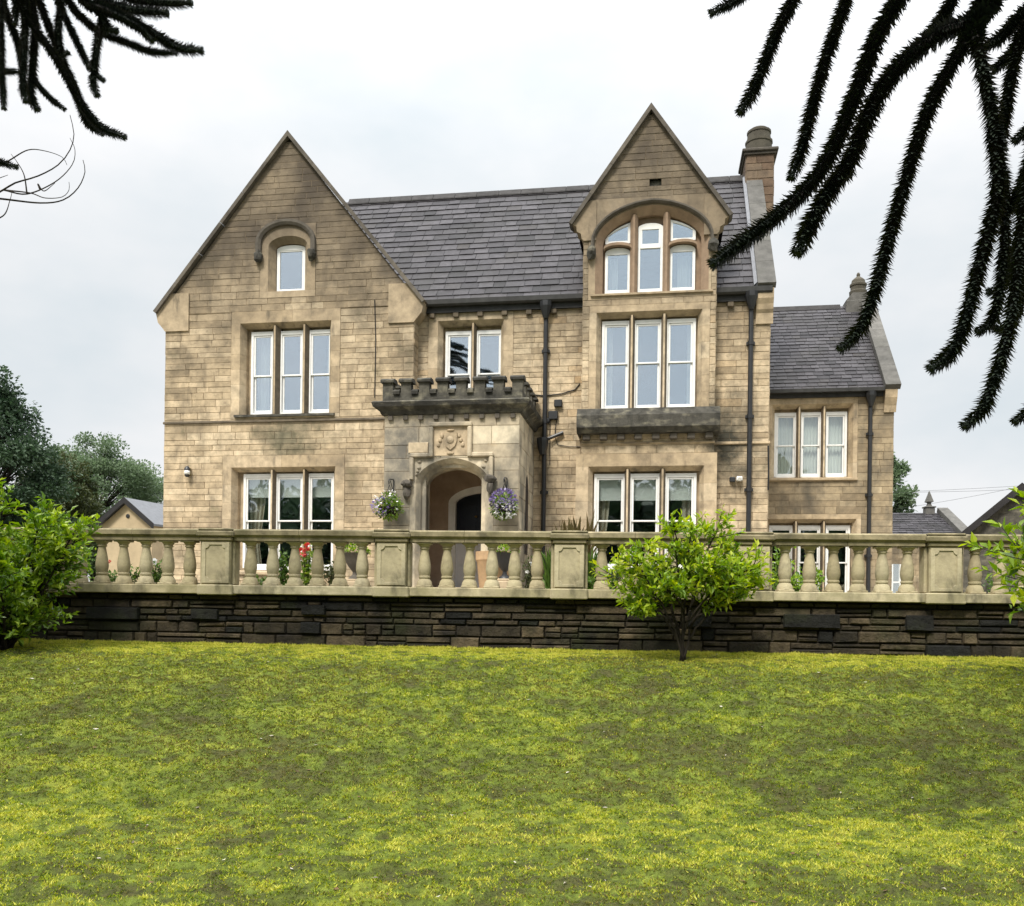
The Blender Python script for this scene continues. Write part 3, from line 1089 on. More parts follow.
# attic window in the big gable
au0, au1, az0, az1 = rect(268.5, 307.5, 236, 291, YG)
azs = hp(290, 246, YG)[1]
r_at = (au0 - .22, au1 + .22, az0 - .16, az1 + .30)
m = MB()
I = ring_opening(m, au0, au1, az0, azs, az1 - azs, r_at, YG, .13, .16, .36)
m.box(r_at[0], r_at[1], YG - .018, YG + .3, r_at[2], az0 - .002, .6)
att = m.build('window', M['dressed'], house, fix=False)
fa, fb = au0 + .14, au1 - .14
m = MB()
zz0, zz1 = az0 + .02, hp(290, 242, YG)[1]
y = YG + .2
m.box(fa, fa + .085, y, y + .07, zz0, azs + .02, .8, c=.006)
m.box(fb - .085, fb, y, y + .07, zz0, azs + .02, .8, c=.006)
m.box(fa + .086, fb - .086, y + .002, y + .068, zz0, zz0 + .10, .9, c=.006)
pts = arch_pts(fa, fb, azs, zz1 - azs, 12)
m.prism([(fa, azs - .06)] + pts + [(fb, azs - .06)], y + .001, y + .069, lambda p, q, a: (p, a, q), .7)
m.box(fa + .086, fb - .086, y - .012, y, azs - .03, azs - .008, .4)
m.build('sash', M['white'], att)
m = MB()
m.box(fa + .08, fb - .08, y + .03, y + .035, zz0 + .08, azs - .04)
m.build('pane', M['glass'], att)
hm0, hm1 = hp(262, 240, YG)[0], hp(311.5, 240, YG)[0]
hz = hp(287, 243, YG)[1]
arc_tube(house, 'hood_mould', [(hm0, hz - .25)] + arch_pts(hm0, hm1, hz, hp(287, 225.5, YG)[1] - hz, 14) + [(hm1, hz - .25)], (.13, .10), M['coping'], YG - .019)
for q in (hm0 - .05, hm1 + .05):
    m = MB()
    m.blob((q, YG - .1, hz - .36), (.11, .12, .17), .2, jit=.22)
    m.build('label_stop', M['sooty'], house)

# great arched window in the dormer
du0, du1, dz0, dz1 = rect(595.5, 709, 205, 292, YBAY)
dzs = hp(650, 241, YBAY)[1]
DOR = (1.72, 4.86)
r_do = (DOR[0] + .12, DOR[1] - .12, dz0 - .14, dz1 + .20)
m = MB()
I = ring_opening(m, du0, du1, dz0, dzs, dz1 - dzs, r_do, YBAY, .17, .15, .40, n=22, point=.10, mr=1, lip=.16)
m.box(r_do[0], r_do[1], YBAY - .018, YBAY + .3, r_do[2], dz0 - .002, .5)
dor = m.build('window', [M['dressed'], M['warm']], house, fix=False)
s_ = MB()
s_.prism([(YBAY - .07, dz0 - .06), (YBAY - .07, dz0 - .015), (YBAY + .2, dz0 + .04), (YBAY + .2, dz0 - .06)], du0 - .1, du1 + .1, lambda p, q, a: (a, p, q), .3)
s_.build('sill', M['dressed'], dor)
dl = lights_px(((604.5, 630), (637, 663), (669.5, 695.5)), 270, YBAY)
di0, di1 = du0 + .17, du1 - .17


def arch_z(x, off=0.0):
    mid, hw = (di0 + di1) / 2, (di1 - di0) / 2
    q = max(-1, min(1, (x - mid) / hw))
    return dzs + (dz1 - dzs - .17 - off) * (math.sqrt(1 - q * q) * .9 + .1 * (1 - abs(q)))


for i in (0, 1):
    a, b_ = dl[i][1], dl[i + 1][0]
    mc, hw = (a + b_) / 2, (b_ - a) / 2 + .01
    k = MB()
    k.prism([(mc - .022, YBAY + .03), (mc + .022, YBAY + .03), (mc + hw, YBAY + .14), (mc + hw, YBAY + .36), (mc - hw, YBAY + .36), (mc - hw, YBAY + .14)], dz0 + .01, arch_z(mc) + .05, lambda p, q, a: (p, q, a), .5)
    k.build('mullion', M['warm'], dor)
ztl = hp(617, 243.5, YBAY)[1]      # top of lower outer lights (arched heads)
ztr = hp(682, 241, YBAY)[1]
ztr = ztl = (ztl + ztr) / 2
y = YBAY + .2
for i, (a, b_) in enumerate(dl):
    if i == 1:
        continue
    # stone transom with arched underside
    k = MB()
    lo = arch_pts(a - .03, b_ + .03, ztl - .10, .11, 8)
    k.prism([(a - .03, ztl - .02)] + lo[1:-1] + [(b_ + .03, ztl - .02), (b_ + .03, ztl + .1), (a - .03, ztl + .1)] if False else
            [(x, zz + .06) for x, zz in lo] + [(x, zz - .005) for x, zz in reversed(lo)], YBAY + .06, YBAY + .36, lambda p, q, a_: (p, a_, q), .5)
    k.build('transom', M['warm'], dor)
    f, pn = MB(), MB()
    # lower light
    hd = arch_pts(a + .005, b_ - .005, ztl - .13, .11, 8)
    f.box(a, a + .066, y, y + .07, dz0 + .06, ztl - .125, .8, c=.006)
    f.box(b_ - .066, b_, y, y + .07, dz0 + .06, ztl - .125, .8, c=.006)
    f.box(a + .067, b_ - .067, y + .002, y + .068, dz0 + .05, dz0 + .15, .9, c=.006)
    f.prism([(a + .005, ztl - .18)] + hd + [(b_ - .005, ztl - .18)], y + .001, y + .069, lambda p, q, a_: (p, a_, q), .7)
    pn.box(a + .06, b_ - .06, y + .03, y + .035, dz0 + .13, ztl - .16)
    # upper quadrant light
    xs = np.linspace(a, b_, 9)
    zb_ = ztl + .085
    pol = [(x, max(zb_ + .02, arch_z(x, .05))) for x in xs]
    inn = [(a + .07 + (b_ - a - .14) * k_ / 8, max(zb_ + .07, arch_z(a + .07 + (b_ - a - .14) * k_ / 8, .115))) for k_ in range(9)]
    ring_o = [(b_, zb_), (a, zb_)] + pol
    ring_i = [(b_ - .07, zb_ + .06), (a + .07, zb_ + .06)] + inn
    nn = len(ring_o)
    vs = [(p, y, q) for p, q in ring_o] + [(p, y, q) for p, q in ring_i] + [(p, y + .05, q) for p, q in ring_i]
    f.add(vs, [(j, (j + 1) % nn, nn + (j + 1) % nn, nn + j) for j in range(nn)] + [(nn + j, nn + (j + 1) % nn, 2 * nn + (j + 1) % nn, 2 * nn + j) for j in range(nn)], .7)
    pn.prism(ring_i, y + .025, y + .03, lambda p, q, a_: (p, a_, q))
    f.build('sash', M['white'], dor, fix=False)
    pn.build('pane', M['glass'], dor)
    cu = (a + .1, a + .3) if i == 0 else (b_ - .42, b_ - .1)
    CURT.append((('white curtain gathered at the left of the arched dormer window', 'white curtain gathered at the right of the arched dormer window')[i // 2], 'curtain', *cu, dz0 + .05, ztl - .2, YBAY + .42))
a, b_ = dl[1]
zc = hp(650, 243, YBAY)[1]
ztop = hp(650, 219.5, YBAY)[1]
f, pn = MB(), MB()
f.box(a, a + .066, y, y + .07, dz0 + .06, ztop - .10, .8, c=.006)
f.box(b_ - .066, b_, y, y + .07, dz0 + .06, ztop - .10, .8, c=.006)
f.box(a + .067, b_ - .067, y + .002, y + .068, dz0 + .05, dz0 + .15, .9, c=.006)
f.box(a + .067, b_ - .067, y - .01, y + .068, zc - .05, zc + .06, .9, c=.006)
f.box(a + .067, a + .11, y + .003, y + .066, zc + .061, ztop - .14, .8)
f.box(b_ - .11, b_ - .067, y + .003, y + .066, zc + .061, ztop - .14, .8)
f.prism([(a, ztop - .15)] + arch_pts(a, b_, ztop - .12, .12, 8) + [(b_, ztop - .15)], y + .001, y + .069, lambda p, q, a_: (p, a_, q), .7)
pn.box(a + .06, b_ - .06, y + .03, y + .035, dz0 + .13, zc - .04)
pn.box(a + .10, b_ - .10, y + .03, y + .035, zc + .05, ztop - .14)
f.build('sash', M['white'], dor)
pn.build('pane', M['glass'], dor)
hpts = arch_pts(du0 - .03, du1 + .03, dzs, dz1 - dzs + .04, 22, .10)
arc_tube(house, 'hood_mould', [(hpts[0][0], dzs - .12)] + hpts + [(hpts[-1][0], dzs - .12)], (.075, .10), M['coping'], YBAY - .019)
for q, pz in ((hpts[0][0] - .06, dzs - .24), (hpts[-1][0] + .06, dzs - .2)):
    m = MB()
    m.blob((q, YBAY - .1, pz), (.12, .12, .17), .2, jit=.22)
    m.build('label_stop', M['sooty'], house)

# ---- walls
HX1 = 6.16
DEPTH = 7.4
EZ = 7.55
# big gable wall
gl = lambda z: GX0 if z < KZ else GX0 - .19 + (GAX - GX0 + .19) * (z - KZ) / (GAZ - KZ)
gr = lambda z: GX1 if z < KZ else GX1 + .19 + (GAX - GX1 - .19) * (z - KZ) / (GAZ - KZ)
m = MB()
ashlar(m, front(YG), gl, gr, -.1, GAZ - .12, [r_gf, r_gg, r_at], keys=(KZ,), tone=(.08, .86))
m.build('gable_wall', [M['stone'], M['mortar']], house, fix=False)
# centre wall and right-hand wall
m = MB()
pu0, pu1 = hp(384, 480, YP)[0], hp(519, 480, YP)[0]
ashlar(m, front(0), lambda z: GX1, lambda z: 1.9, -.1, EZ, [r_c, (pu0 + .2, pu1 - .2, -.2, 3.6)], tone=(.2, 1))
m.build('front_wall', [M['stone'], M['mortar']], house, fix=False)
m = MB()
ashlar(m, front(0), lambda z: 4.7, lambda z: HX1, -.1, EZ, [], tone=(.15, .95))
m.build('front_wall', [M['stone'], M['mortar']], house, fix=False)
# bay: ground floor and upper floors
BL, BR = 1.72, 4.86
m = MB()
ashlar(m, front(YBG), lambda z: BL, lambda z: BR, -.1, 4.2, [r_bg], tone=(.25, 1))
ashlar(m, lambda a, d, z: (BR + d, a, z), lambda z: YBG, lambda z: 0, -.1, 4.2, [], tone=(.25, 1))
ashlar(m, lambda a, d, z: (BL - d, a, z), lambda z: YBG, lambda z: 0, -.1, 4.2, [], tone=(.25, 1))
DAX, DAZ, DKZ = (BL + BR) / 2 + .0, 11.85, 9.35
dl_ = lambda z: BL if z < DKZ else BL - .17 + (DAX - BL + .17) * (z - DKZ) / (DAZ - DKZ)
dr_ = lambda z: BR if z < DKZ else BR + .17 + (DAX - BR - .17) * (z - DKZ) / (DAZ - DKZ)
va = (*[hp(q, 182.5, YBAY)[0] for q in (649.5, 661.5)], hp(655, 186, YBAY)[1], hp(655, 179, YBAY)[1])
ashlar(m, front(YBAY), dl_, dr_, 4.55, DAZ - .1, [r_bf, r_do, va], keys=(DKZ,), tone=(.25, .9), lens=(.35, .7))
for sx, sg in ((BL, -1), (BR, 1)):
    ashlar(m, (lambda sx, sg: lambda a, d, z: (sx + sg * d, a, z))(sx, sg), lambda z: YBAY, lambda z: 2.2, 4.55, 9.4, [], tone=(.2, .8))
m.build('bay_wall', [M['stone'], M['mortar']], house, fix=False)
m = MB()
m.box(va[0], va[1], YBAY + .08, YBAY + .12, va[2], va[3], .1)
m.build('vent', M['sooty'], house)
# corbelled sill under the bay
cz0, cz1 = hp(648, 433, YBAY)[1], hp(648, 414, YBAY)[1]
m = MB()
m.prism([(YBAY - .06, cz1 + .14), (YBAY - .22, cz1 - .05), (YBAY - .22, cz0 + .12), (YBAY - .12, cz0), (.0, cz0), (.0, cz1 + .14)], BL - .10, BR + .12, lambda p, q, a: (a, p, q), .3)
bs = m.build('corbelled_sill', M['sooty'], house)
for k in range(8):
    q = BL + .12 + (BR - BL - .24) * k / 7
    m = MB()
    m.box(q - .09, q + .09, YBAY - .05, YBG + .02, cz0 - .15, cz0 - .002, .6, c=.02)
    m.build('corbel', M['coping'], bs)
# side and back walls, plain closing shell
m = MB()
ashlar(m, lambda a, d, z: (HX1 + d, a, z), lambda z: max(0, min(3.6, (z - EZ) / 1.27)) if z > EZ else 0, lambda z: DEPTH if z < EZ else max(3.6, DEPTH - (z - EZ) / 1.18), -.1, 11.8, [], tone=(.15, .9), keys=(EZ,), row=.22)
ashlar(m, lambda a, d, z: (GX0 - d, a, z), lambda z: YG, lambda z: DEPTH, -.1, EZ, [], tone=(.15, .9), row=.22)
m.box(GX0, HX1, DEPTH, DEPTH + .1, -.1, EZ, .5)
ashlar(m, lambda a, d, z: (GX1 + d, a, z), lambda z: YG, lambda z: 0, 3.0, EZ, [], tone=(.2, .9))
m.build('side_wall', [M['stone'], M['mortar']], house, fix=False)
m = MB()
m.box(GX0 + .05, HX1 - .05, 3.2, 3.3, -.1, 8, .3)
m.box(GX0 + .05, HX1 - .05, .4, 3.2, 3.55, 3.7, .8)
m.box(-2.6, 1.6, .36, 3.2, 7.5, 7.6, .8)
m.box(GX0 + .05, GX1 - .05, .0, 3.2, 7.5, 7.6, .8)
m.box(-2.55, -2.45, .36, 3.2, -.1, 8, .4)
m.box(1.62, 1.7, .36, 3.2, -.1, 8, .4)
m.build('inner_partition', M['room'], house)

# quoins / kneelers of the gable
for s, xk in ((-1, GX0), (1, GX1)):
    m = MB()
    # kneeler block with curved underside
    o = s * .30
    poly = [(xk - s * .66, KZ - .42), (xk, KZ - .42), (xk + s * .06, KZ - .34), (xk + s * .20, KZ - .18), (xk + s * .24, KZ), (xk + s * .27, KZ + .10), (xk - s * .10, KZ + .56), (xk - s * .66, KZ + .56)]
    m.prism(poly, YG - .05, YG + .5, lambda p, q, a: (p, a, q), .55)
    m.build('kneeler', M['dressed'], house)


def coping(parent, x0, z0, x1, z1, yf, yb, th, m_, name='coping', lap=.0):
    """sloping slab from foot (x0,z0) to apex (x1,z1), thickness th below the line"""
    d = Vector((x1 - x0, z1 - z0)).normalized()
    n = Vector((-d.y, d.x))
    if n.y > 0:
        n = -n
    mb = MB()
    a, b_ = Vector((x0, z0)) - d * lap, Vector((x1, z1))
    L_ = (b_ - a).length
    k = max(1, round(L_ / .9))
    # apex mitre: vertical cut
    for i in range(k):
        p, q = a + d * (L_ * i / k + .003), a + d * (L_ * (i + 1) / k - .003)
        p2, q2 = p + n * th, q + n * th
        if i == k - 1:
            q = b_
            q2 = Vector((x1, z1 - th / abs(d.x)))
        mb.prism([p, q, q2, p2], yf, yb, lambda u, v, w: (u, w, v), random.random())
    return mb.build(name, m_, parent)


for s, xk in ((-1, GX0), (1, GX1)):
    coping(house, xk + s * .30, KZ + .10, GAX, GAZ + .12, YG - .13, YG + .38, .09, M['coping'])
for s, xk in ((-1, BL), (1, BR)):
    coping(house, xk + s * .36, DKZ - .12, DAX, DAZ + .12, YBAY - .13, YBAY + .34, .09, M['coping'])
    m = MB()
    m.prism([(xk - s * .3, DKZ - .55), (xk, DKZ - .55), (xk + s * .05, DKZ - .50), (xk + s * .07, DKZ - .38), (xk + s * .17, DKZ - .32), (xk + s * .18, DKZ - .2), (xk + s * .3, DKZ - .14), (xk + s * .3, DKZ - .02), (xk - s * .1, DKZ + .40), (xk - s * .3, DKZ + .40)],
            YBAY - .05, YBAY + .4, lambda p, q, a: (p, a, q), .4)
    m.build('kneeler', M['dressed'], house)

# ---- roofs


def slates(mb, O, A, U, Lf, Rf, H, row=.27, wd=(.3, .55), th=.016):
    """O origin at the eave, A unit vector along, U unit vector up the slope; Lf/Rf(t) limits; H slope length"""
    O, A, U = Vector(O), Vector(A), Vector(U)
    Nn = A.cross(U).normalized()
    if Nn.z < 0:
        Nn = -Nn
    mb.add([O + A * Lf(0), O + A * Rf(0), O + A * Rf(H) + U * H, O + A * Lf(H) + U * H], [(0, 1, 2, 3)], 0)
    n = round(H / row)
    row = H / n
    for k in range(n):
        t0 = k * row
        t1 = min(H, t0 + row * 1.12)
        x = Lf(t0) - random.uniform(0, .4)
        xe = Rf(t0)
        while x < xe:
            w_ = random.uniform(*wd)
            a, b_ = max(x, Lf(t0)), min(x + w_ - .014, xe)
            a2, b2 = max(a, Lf(t1)), min(b_, Rf(t1))
            if b_ - a > .03 and b2 - a2 > .01:
                e = random.uniform(-.004, .006)
                dt = random.uniform(-.012, .012)
                h0, h1 = th + .012 + e, .004
                v = [O + A * a + U * (t0 + dt) + Nn * h0, O + A * b_ + U * (t0 + dt + random.uniform(-.006, .006)) + Nn * (h0 + random.uniform(-.003, .003)), O + A * b2 + U * t1 + Nn * h1, O + A * a2 + U * t1 + Nn * h1,
                     O + A * a + U * (t0 + dt + .004) + Nn * (h0 - th), O + A * b_ + U * (t0 + dt + .004) + Nn * (h0 - th)]
                tt = min(1, max(0, random.gauss(.45, .2)))
                mb.add(v, [(0, 1, 2, 3), (0, 1, 5, 4)], tt)
            x += w_


RY, RZ = 3.6, 12.0          # ridge
u_ = Vector((0, RY + .12, RZ - EZ - .05))
H_ = u_.length
m = MB()
slates(m, (0, -.12, EZ + .05), (1, 0, 0), u_.normalized(), lambda t: GAX, lambda t: HX1 - .05, H_, row=.285)
m.add([(GAX, RY, RZ), (HX1 - .05, RY, RZ), (HX1 - .05, DEPTH + .15, EZ), (GAX, DEPTH + .15, EZ)], [(0, 1, 2, 3)], .4)
rf = m.build('main_roof', M['slate'], house, fix=False)
m = MB()
n_ = 18
for k in range(n_):
    a, b_ = GAX + .2 + (HX1 - GAX - .3) * k / n_, GAX + .2 + (HX1 - GAX - .3) * (k + 1) / n_
    sag = -.05 * math.sin(PI * k / n_)
    m.prism([(RY - .2, RZ - .16), (RY - .19, RZ - .12), (RY - .05, RZ + .07 + sag * .3), (RY + .05, RZ + .07 + sag * .3), (RY + .2, RZ - .12)], a + .006, b_ - .006, lambda p, q, a_: (a_, p, q), .2 + .3 * random.random())
m.build('ridge_tile', M['ridge'], rf)
m = MB()
for xa, xb, z_a, z_k, y0, nm in ((GX0 - .2, GX1 + .2, GAZ, KZ, YG + .35, 'g'), (BL - .2, BR + .2, DAZ, DKZ - .1, YBAY + .3, 'd')):
    xm = (xa + xb) / 2
    y1 = DEPTH if nm == 'g' else RY
    for xe in (xa, xb):
        m.add([(xe, y0, z_k), (xm, y0, z_a - .05), (xm, y1, z_a - .05), (xe, y1, z_k)], [(0, 1, 2, 3)], .4)
    if nm == 'g':
        m.add([(xa, DEPTH, EZ), (xb, DEPTH, EZ), (xm, DEPTH, z_a - .05)], [(0, 1, 2)], .2)
m.build('gable_roof', M['slate'], house, fix=False)
# eaves gutter with brackets
for x0, x1 in ((GX1 + .02, BL - .02), (BR + .02, HX1 + .02)):
    m = MB()
    m.prism([(-.24, EZ - .02), (-.25, EZ + .09), (-.10, EZ + .09), (-.10, EZ - .02), (-.14, EZ - .06), (-.20, EZ - .06)], x0, x1, lambda p, q, a: (a, p, q), .4)
    m.prism([(-.10, EZ - .2), (-.10, EZ + .08), (0.02, EZ + .08), (0.02, EZ - .2)], x0, x1, lambda p, q, a: (a, p, q), .1)
    gu = m.build('gutter', M['gutter'], house)
    n_ = int((x1 - x0) / .62)
    for k in range(n_):
        q = x0 + .35 + k * .62
        if q > x1 - .1:
            continue
        c_ = MB()
        c_.box(q - .07, q + .07, -.10, .01, EZ - .32, EZ - .205, .3, c=.012)
        c_.build('eaves_block', M['flank'], gu)


def downpipe(x, y, zt, zb, zb2=None):
    m = MB()
    m.tube([(x, y - .11, zt - .2), (x, y - .11, zb)], .058, 10, .4)
    z_ = zt - 1.2
    while z_ > zb:
        m.box(x - .10, x + .10, y - .09, y, z_ - .035, z_ + .035, .3)
        m.tube([(x, y - .11, z_ - .05), (x, y - .11, z_ + .05)], .072, 10, .5)
        z_ -= 1.75
    m.lathe([(.06, zt - .42), (.10, zt - .30), (.15, zt - .12), (.155, zt), (.13, zt + .002)], x, y - .16, 8, .3, ph=PI / 8)
    return m.build('downpipe', M['iron'], house)


dp1 = downpipe(hp(545, 400, -.1)[0], 0, EZ - .05, 0)
downpipe(hp(750, 400, -.1)[0], 0, EZ - .02, 0)
# branch pipe into the first downpipe
q0, q1 = hp(543, 441, -.1), hp(563, 433, -.1)
m = MB()
m.tube([(q0[0], -.12, q0[1]), (q0[0] + .2, -.12, q0[1] + .08), (q1[0], -.06, q1[1] + .02)], .045, 8, .4)
m.lathe([(.07, q0[1] - .35), (.12, q0[1] - .2), (.15, q0[1]), (.15, q0[1] + .06)], q0[0], -.16, 8, .3)
m.build('waste_pipe', M['iron'], dp1)
# right-hand verge: kneeler, coping, lead, chimney
d_ = Vector((0, RY + .15, RZ - EZ)).normalized()
m = MB()
for k in range(6):
    a, b_ = k / 6, (k + 1) / 6
    f0 = Vector((0, -.15, EZ + .04)) + d_ * (H_ + .1) * a + d_ * .004
    f1 = Vector((0, -.15, EZ + .04)) + d_ * (H_ + .1) * b_ - d_ * .004
    nn = Vector((0, -d_.z, d_.y))
    P4 = [f0 + nn * .02, f0 + nn * .17, f1 + nn * .17, f1 + nn * .02]
    vs = [(HX1 - .32, p.y, p.z) for p in P4] + [(HX1 + .10, p.y, p.z) for p in P4]
    m.add(vs, [(0, 1, 2, 3), (4, 5, 6, 7), (0, 1, 5, 4), (1, 2, 6, 5), (2, 3, 7, 6), (3, 0, 4, 7)], random.random())
m.build('coping', M['copinggrey'], house)
m = MB()
f0 = Vector((0, -.1, EZ + .1))
f1 = f0 + d_ * (H_ - .25)
nn = Vector((0, -d_.z, d_.y))
P4 = [f0, f0 + nn * .075, f1 + nn * .075, f1]
m.add([(HX1 - .40, p.y, p.z) for p in P4] + [(HX1 - .323, p.y, p.z + (.07 if i in (1, 2) else 0)) for i, p in enumerate(P4)], [(0, 1, 2, 3), (0, 1, 5, 4), (1, 2, 6, 5), (2, 3, 7, 6), (3, 0, 4, 7)], .5)
m.build('lead_flashing', M['lead'], house)
m = MB()
m.prism([(-.02, EZ - .75), (-.02, EZ + .06), (-.2, EZ + .06), (-.19, EZ - .18), (-.13, EZ - .3), (-.10, EZ - .42), (-.05, EZ - .5), (-.05, EZ - .75)], HX1 - .34, HX1 + .06, lambda p, q, a: (a, p, q), .5)
m.build('kneeler', M['dressed'], house)

cx0, cx1 = hp(746, 170, 3.2)[0], hp(773, 170, 3.2)[0]
cyf, cyb = 3.1, 4.2
czt = hp(759, 155, 3.1)[1]
m = MB()
ashlar(m, front(cyf), lambda z: cx0, lambda z: cx1, 10.6, czt, [], row=.23, lens=(.26, .5), tone=(0, 1), m_mo=1, d=.02)
ashlar(m, lambda a, d, z: (cx0 - d, a, z), lambda z: cyf, lambda z: cyb, 10.6, czt, [], row=.23, lens=(.26, .5), d=.02)
ashlar(m, lambda a, d, z: (cx1 + d, a, z), lambda z: cyf, lambda z: cyb, 10.6, czt, [], row=.23, lens=(.26, .5), d=.02)
m.box(cx0 + .02, cx1 - .02, cyf + .02, cyb, 10.6, czt - .01, .2, m=1)
ch = m.build('chimney', [M['brick'], M['mortar']], house, fix=False)
m = MB()
m.box(cx0 - .07, cx1 + .07, cyf - .07, cyb + .07, czt + .001, czt + .07, .3, c=.01)
m.box(cx0 - .12, cx1 + .12, cyf - .12, cyb + .12, czt + .071, czt + .16, .1, c=.02)
m.build('chimney_cap', M['coping'], ch)
m = MB()
pzz = czt + .161
m.lathe([(.40, pzz), (.39, pzz + .12), (.36, pzz + .15), (.355, pzz + .38), (.375, pzz + .40), (.375, pzz + .46), (.33, pzz + .48), (.31, pzz + .66), (.33, pzz + .68), (.33, pzz + .74), (.27, pzz + .76), (.25, pzz + .80)], (cx0 + cx1) / 2 + .02, cyf + .55, 16, .4)
m.build('chimney_pot', M['pot'], ch, smooth=R(30))

# ---- string course, wall cables and small fittings
m = MB()
zs1 = hp(200, 422, YG)[1]
m.prism([(YG - .02, zs1 - .05), (YG - .05, zs1 - .035), (YG - .045, zs1 + .005), (YG - .02, zs1 + .02)], GX0 - .02, GX1 + .01, lambda p, q, a: (a, p, q), .3)
m.build('string_course', M['flank'], house)
m = MB()
zs2 = hp(745, 443, 0)[1]
m.prism([(-.02, zs2 - .04), (-.055, zs2 - .02), (-.05, zs2 + .03), (-.02, zs2 + .04)], BR + .02, HX1 + .03, lambda p, q, a: (a, p, q), .3)
m.prism([(YBG - .02, zs2 - .06), (YBG - .045, zs2 - .04), (YBG - .04, zs2 - .01), (YBG - .02, zs2)], BL - .02, BR + .02, lambda p, q, a: (a, p, q), .2)
m.build('string_course', M['dressed'], house)


def cable(px, yl, r=.009):
    m = MB()
    pts = []
    for p in px:
        u, zz = hp(p[0], p[1], yl)
        pts.append((u, yl - .03, zz))
    m.tube(pts, r, 6)
    m.build('wall_cable', M['rope'], house)


cable(((533, 395), (545, 396), (562, 394), (575, 390), (580, 384)), 0, .014)
cable(((558, 413), (556, 425), (555, 437), (558, 445), (570, 447), (580, 447)), 0, .010)
cable(((551, 411), (550, 432), (550, 465)), 0, .009)
cable(((375, 300), (376, 340), (375, 398)), YG, .012)
cable(((768, 446), (768.5, 470), (768, 490)), 0, .02)
for px_, py_, s in ((553.5, 416, .13), (558.5, 404, .11), (548, 421, .06)):
    u, zz = hp(px_, py_, 0)
    m = MB()
    m.box(u - s * .9, u + s * .9, -.12, -.014, zz - s * .8, zz + s * .8, .3, c=.015)
    m.build('junction_box', M['iron'], house)

# ---- porch
porch = MB()
pz1 = hp(450, 414, YP)[1]
acx0, acx1, _, _ = rect(423.6, 479.7, 470, 585, YP)
azs_ = hp(452, 483, YP)[1]
azt_ = hp(452, 467.5, YP)[1]
ox0, ox1 = acx0 - .2, acx1 + .2
abox = (hp(410, 480, YP)[0], hp(493.6, 480, YP)[0], -.2, hp(452, 458, YP)[1])
xfp = front(YP)
ashlar(porch, xfp, lambda z: pu0, lambda z: pu1, -.1, pz1, [(abox[0], abox[1], -.1, abox[3])], row=.36, lens=(.5, 1.0), tone=(0, 1), g=.008, d=.008)
ashlar(porch, lambda a, d, z: (pu1 + d, a, z), lambda z: YP, lambda z: 0, -.1, pz1, [], row=.36, lens=(.5, 1.0), tone=(.2, 1), g=.008, d=.008)
ashlar(porch, lambda a, d, z: (pu0 - d, a, z), lambda z: YP, lambda z: YG, -.1, pz1, [], row=.36, lens=(.5, 1.0), tone=(0, 1), g=.008, d=.008)
I = ring_opening(porch, ox0, ox1, -.1, azs_, azt_ - azs_ + .22, abox, YP, .10, .10, .14, pr=.012, t0=.5, point=.12)
I2 = ring_opening(porch, ox0 + .10, ox1 - .10, -.1, azs_, azt_ - azs_ + .12, (ox0 + .09, ox1 - .09, 0, azt_ + .14), YP + .14, .10, .12, .38, pr=0, t0=.5, point=.12)
pch = porch.build('porch', [M['pale'], M['mortar']], house, fix=False)
m = MB()
# inner lining: side walls, ceiling, floor
m.box(pu0 + .02, pu0 + .32, YP + .39, -.02, .0, pz1 - .2, .3)
m.box(pu1 - .32, pu1 - .02, YP + .39, -.02, .0, pz1 - .2, .3)
m.box(pu0 + .05, pu1 - .05, YP + .1, .3, pz1 - .19, pz1 - .05, .3)
m.build('porch_lining', M['porchin'], pch)
m = MB()
m.box(pu0 + .02, ox0 + .20, YP + .16, YP + .388, .0, pz1 - .2, .8)
m.box(ox1 - .20, pu1 - .02, YP + .16, YP + .388, .0, pz1 - .2, .8)
m.box(ox0 + .201, ox1 - .201, YP + .16, YP + .388, azt_ + .02, pz1 - .2, .8)
m.build('arch_backing', M['pale'], pch)
m = MB()
m.box(pu0 + .3, pu1 - .3, YP - .05, .25, .1, .38, .4, c=.01)
m.box(acx0 - .4, acx1 + .4, YP - .45, YP - .052, .0, .26, .4, c=.01)
m.box(acx0 - .6, acx1 + .6, YP - .85, YP - .452, -.02, .13, .4, c=.01)
m.build('step', M['dressed'], pch)
# door and its frame
fx0, fx1 = hp(447.5, 520, 0)[0], hp(447.5, 520, 0)[0] + 1.62
dzt, dzs_ = hp(470, 494, 0)[1], hp(470, 503, 0)[1]
m = MB()
I = ring_opening(m, fx0 + .02, fx1 - .02, .38, dzs_, dzt - dzs_ + .2, (pu0 + .25, pu1 - .25, .3, 3.62), 0, .17, .05, .3, pr=.0, t0=.6, point=.2, mr=1)
df = m.build('door_frame', [M['porchin'], M['white']], pch, fix=False)
m = MB()
dx0, dx1 = fx0 + .17, fx1 - .17
zmid = hp(465, 541, 0)[1]
m.box(dx0 - .05, dx1 + .05, .18, .24, zmid + .004, dzt + .2, .5)
for k in range(2):
    xa = dx0 + .1 + k * (dx1 - dx0) / 2
    m.box(xa, xa + (dx1 - dx0) / 2 - .2, .165, .181, zmid + .2, dzs_ - .05, .9, c=.006)
dd = m.build('upper_door', M['door'], pch)
m = MB()
m.box(dx0 - .05, dx1 + .05, .15, .24, .382, zmid, .5)
for z0_, z1_ in ((.5, .95), (1.02, zmid - .08)):
    for k in range(2):
        xa = dx0 + .08 + k * (dx1 - dx0) / 2
        m.box(xa, xa + (dx1 - dx0) / 2 - .16, .135, .151, z0_, z1_, .9, c=.006)
m.build('lower_door', M['greydoor'], pch)
m = MB()
hx, hz_ = hp(475, 516, 0)
m.lathe([(.02, hz_ - .03), (.05, hz_), (.02, hz_ + .03)], hx, .14, 10, .5)
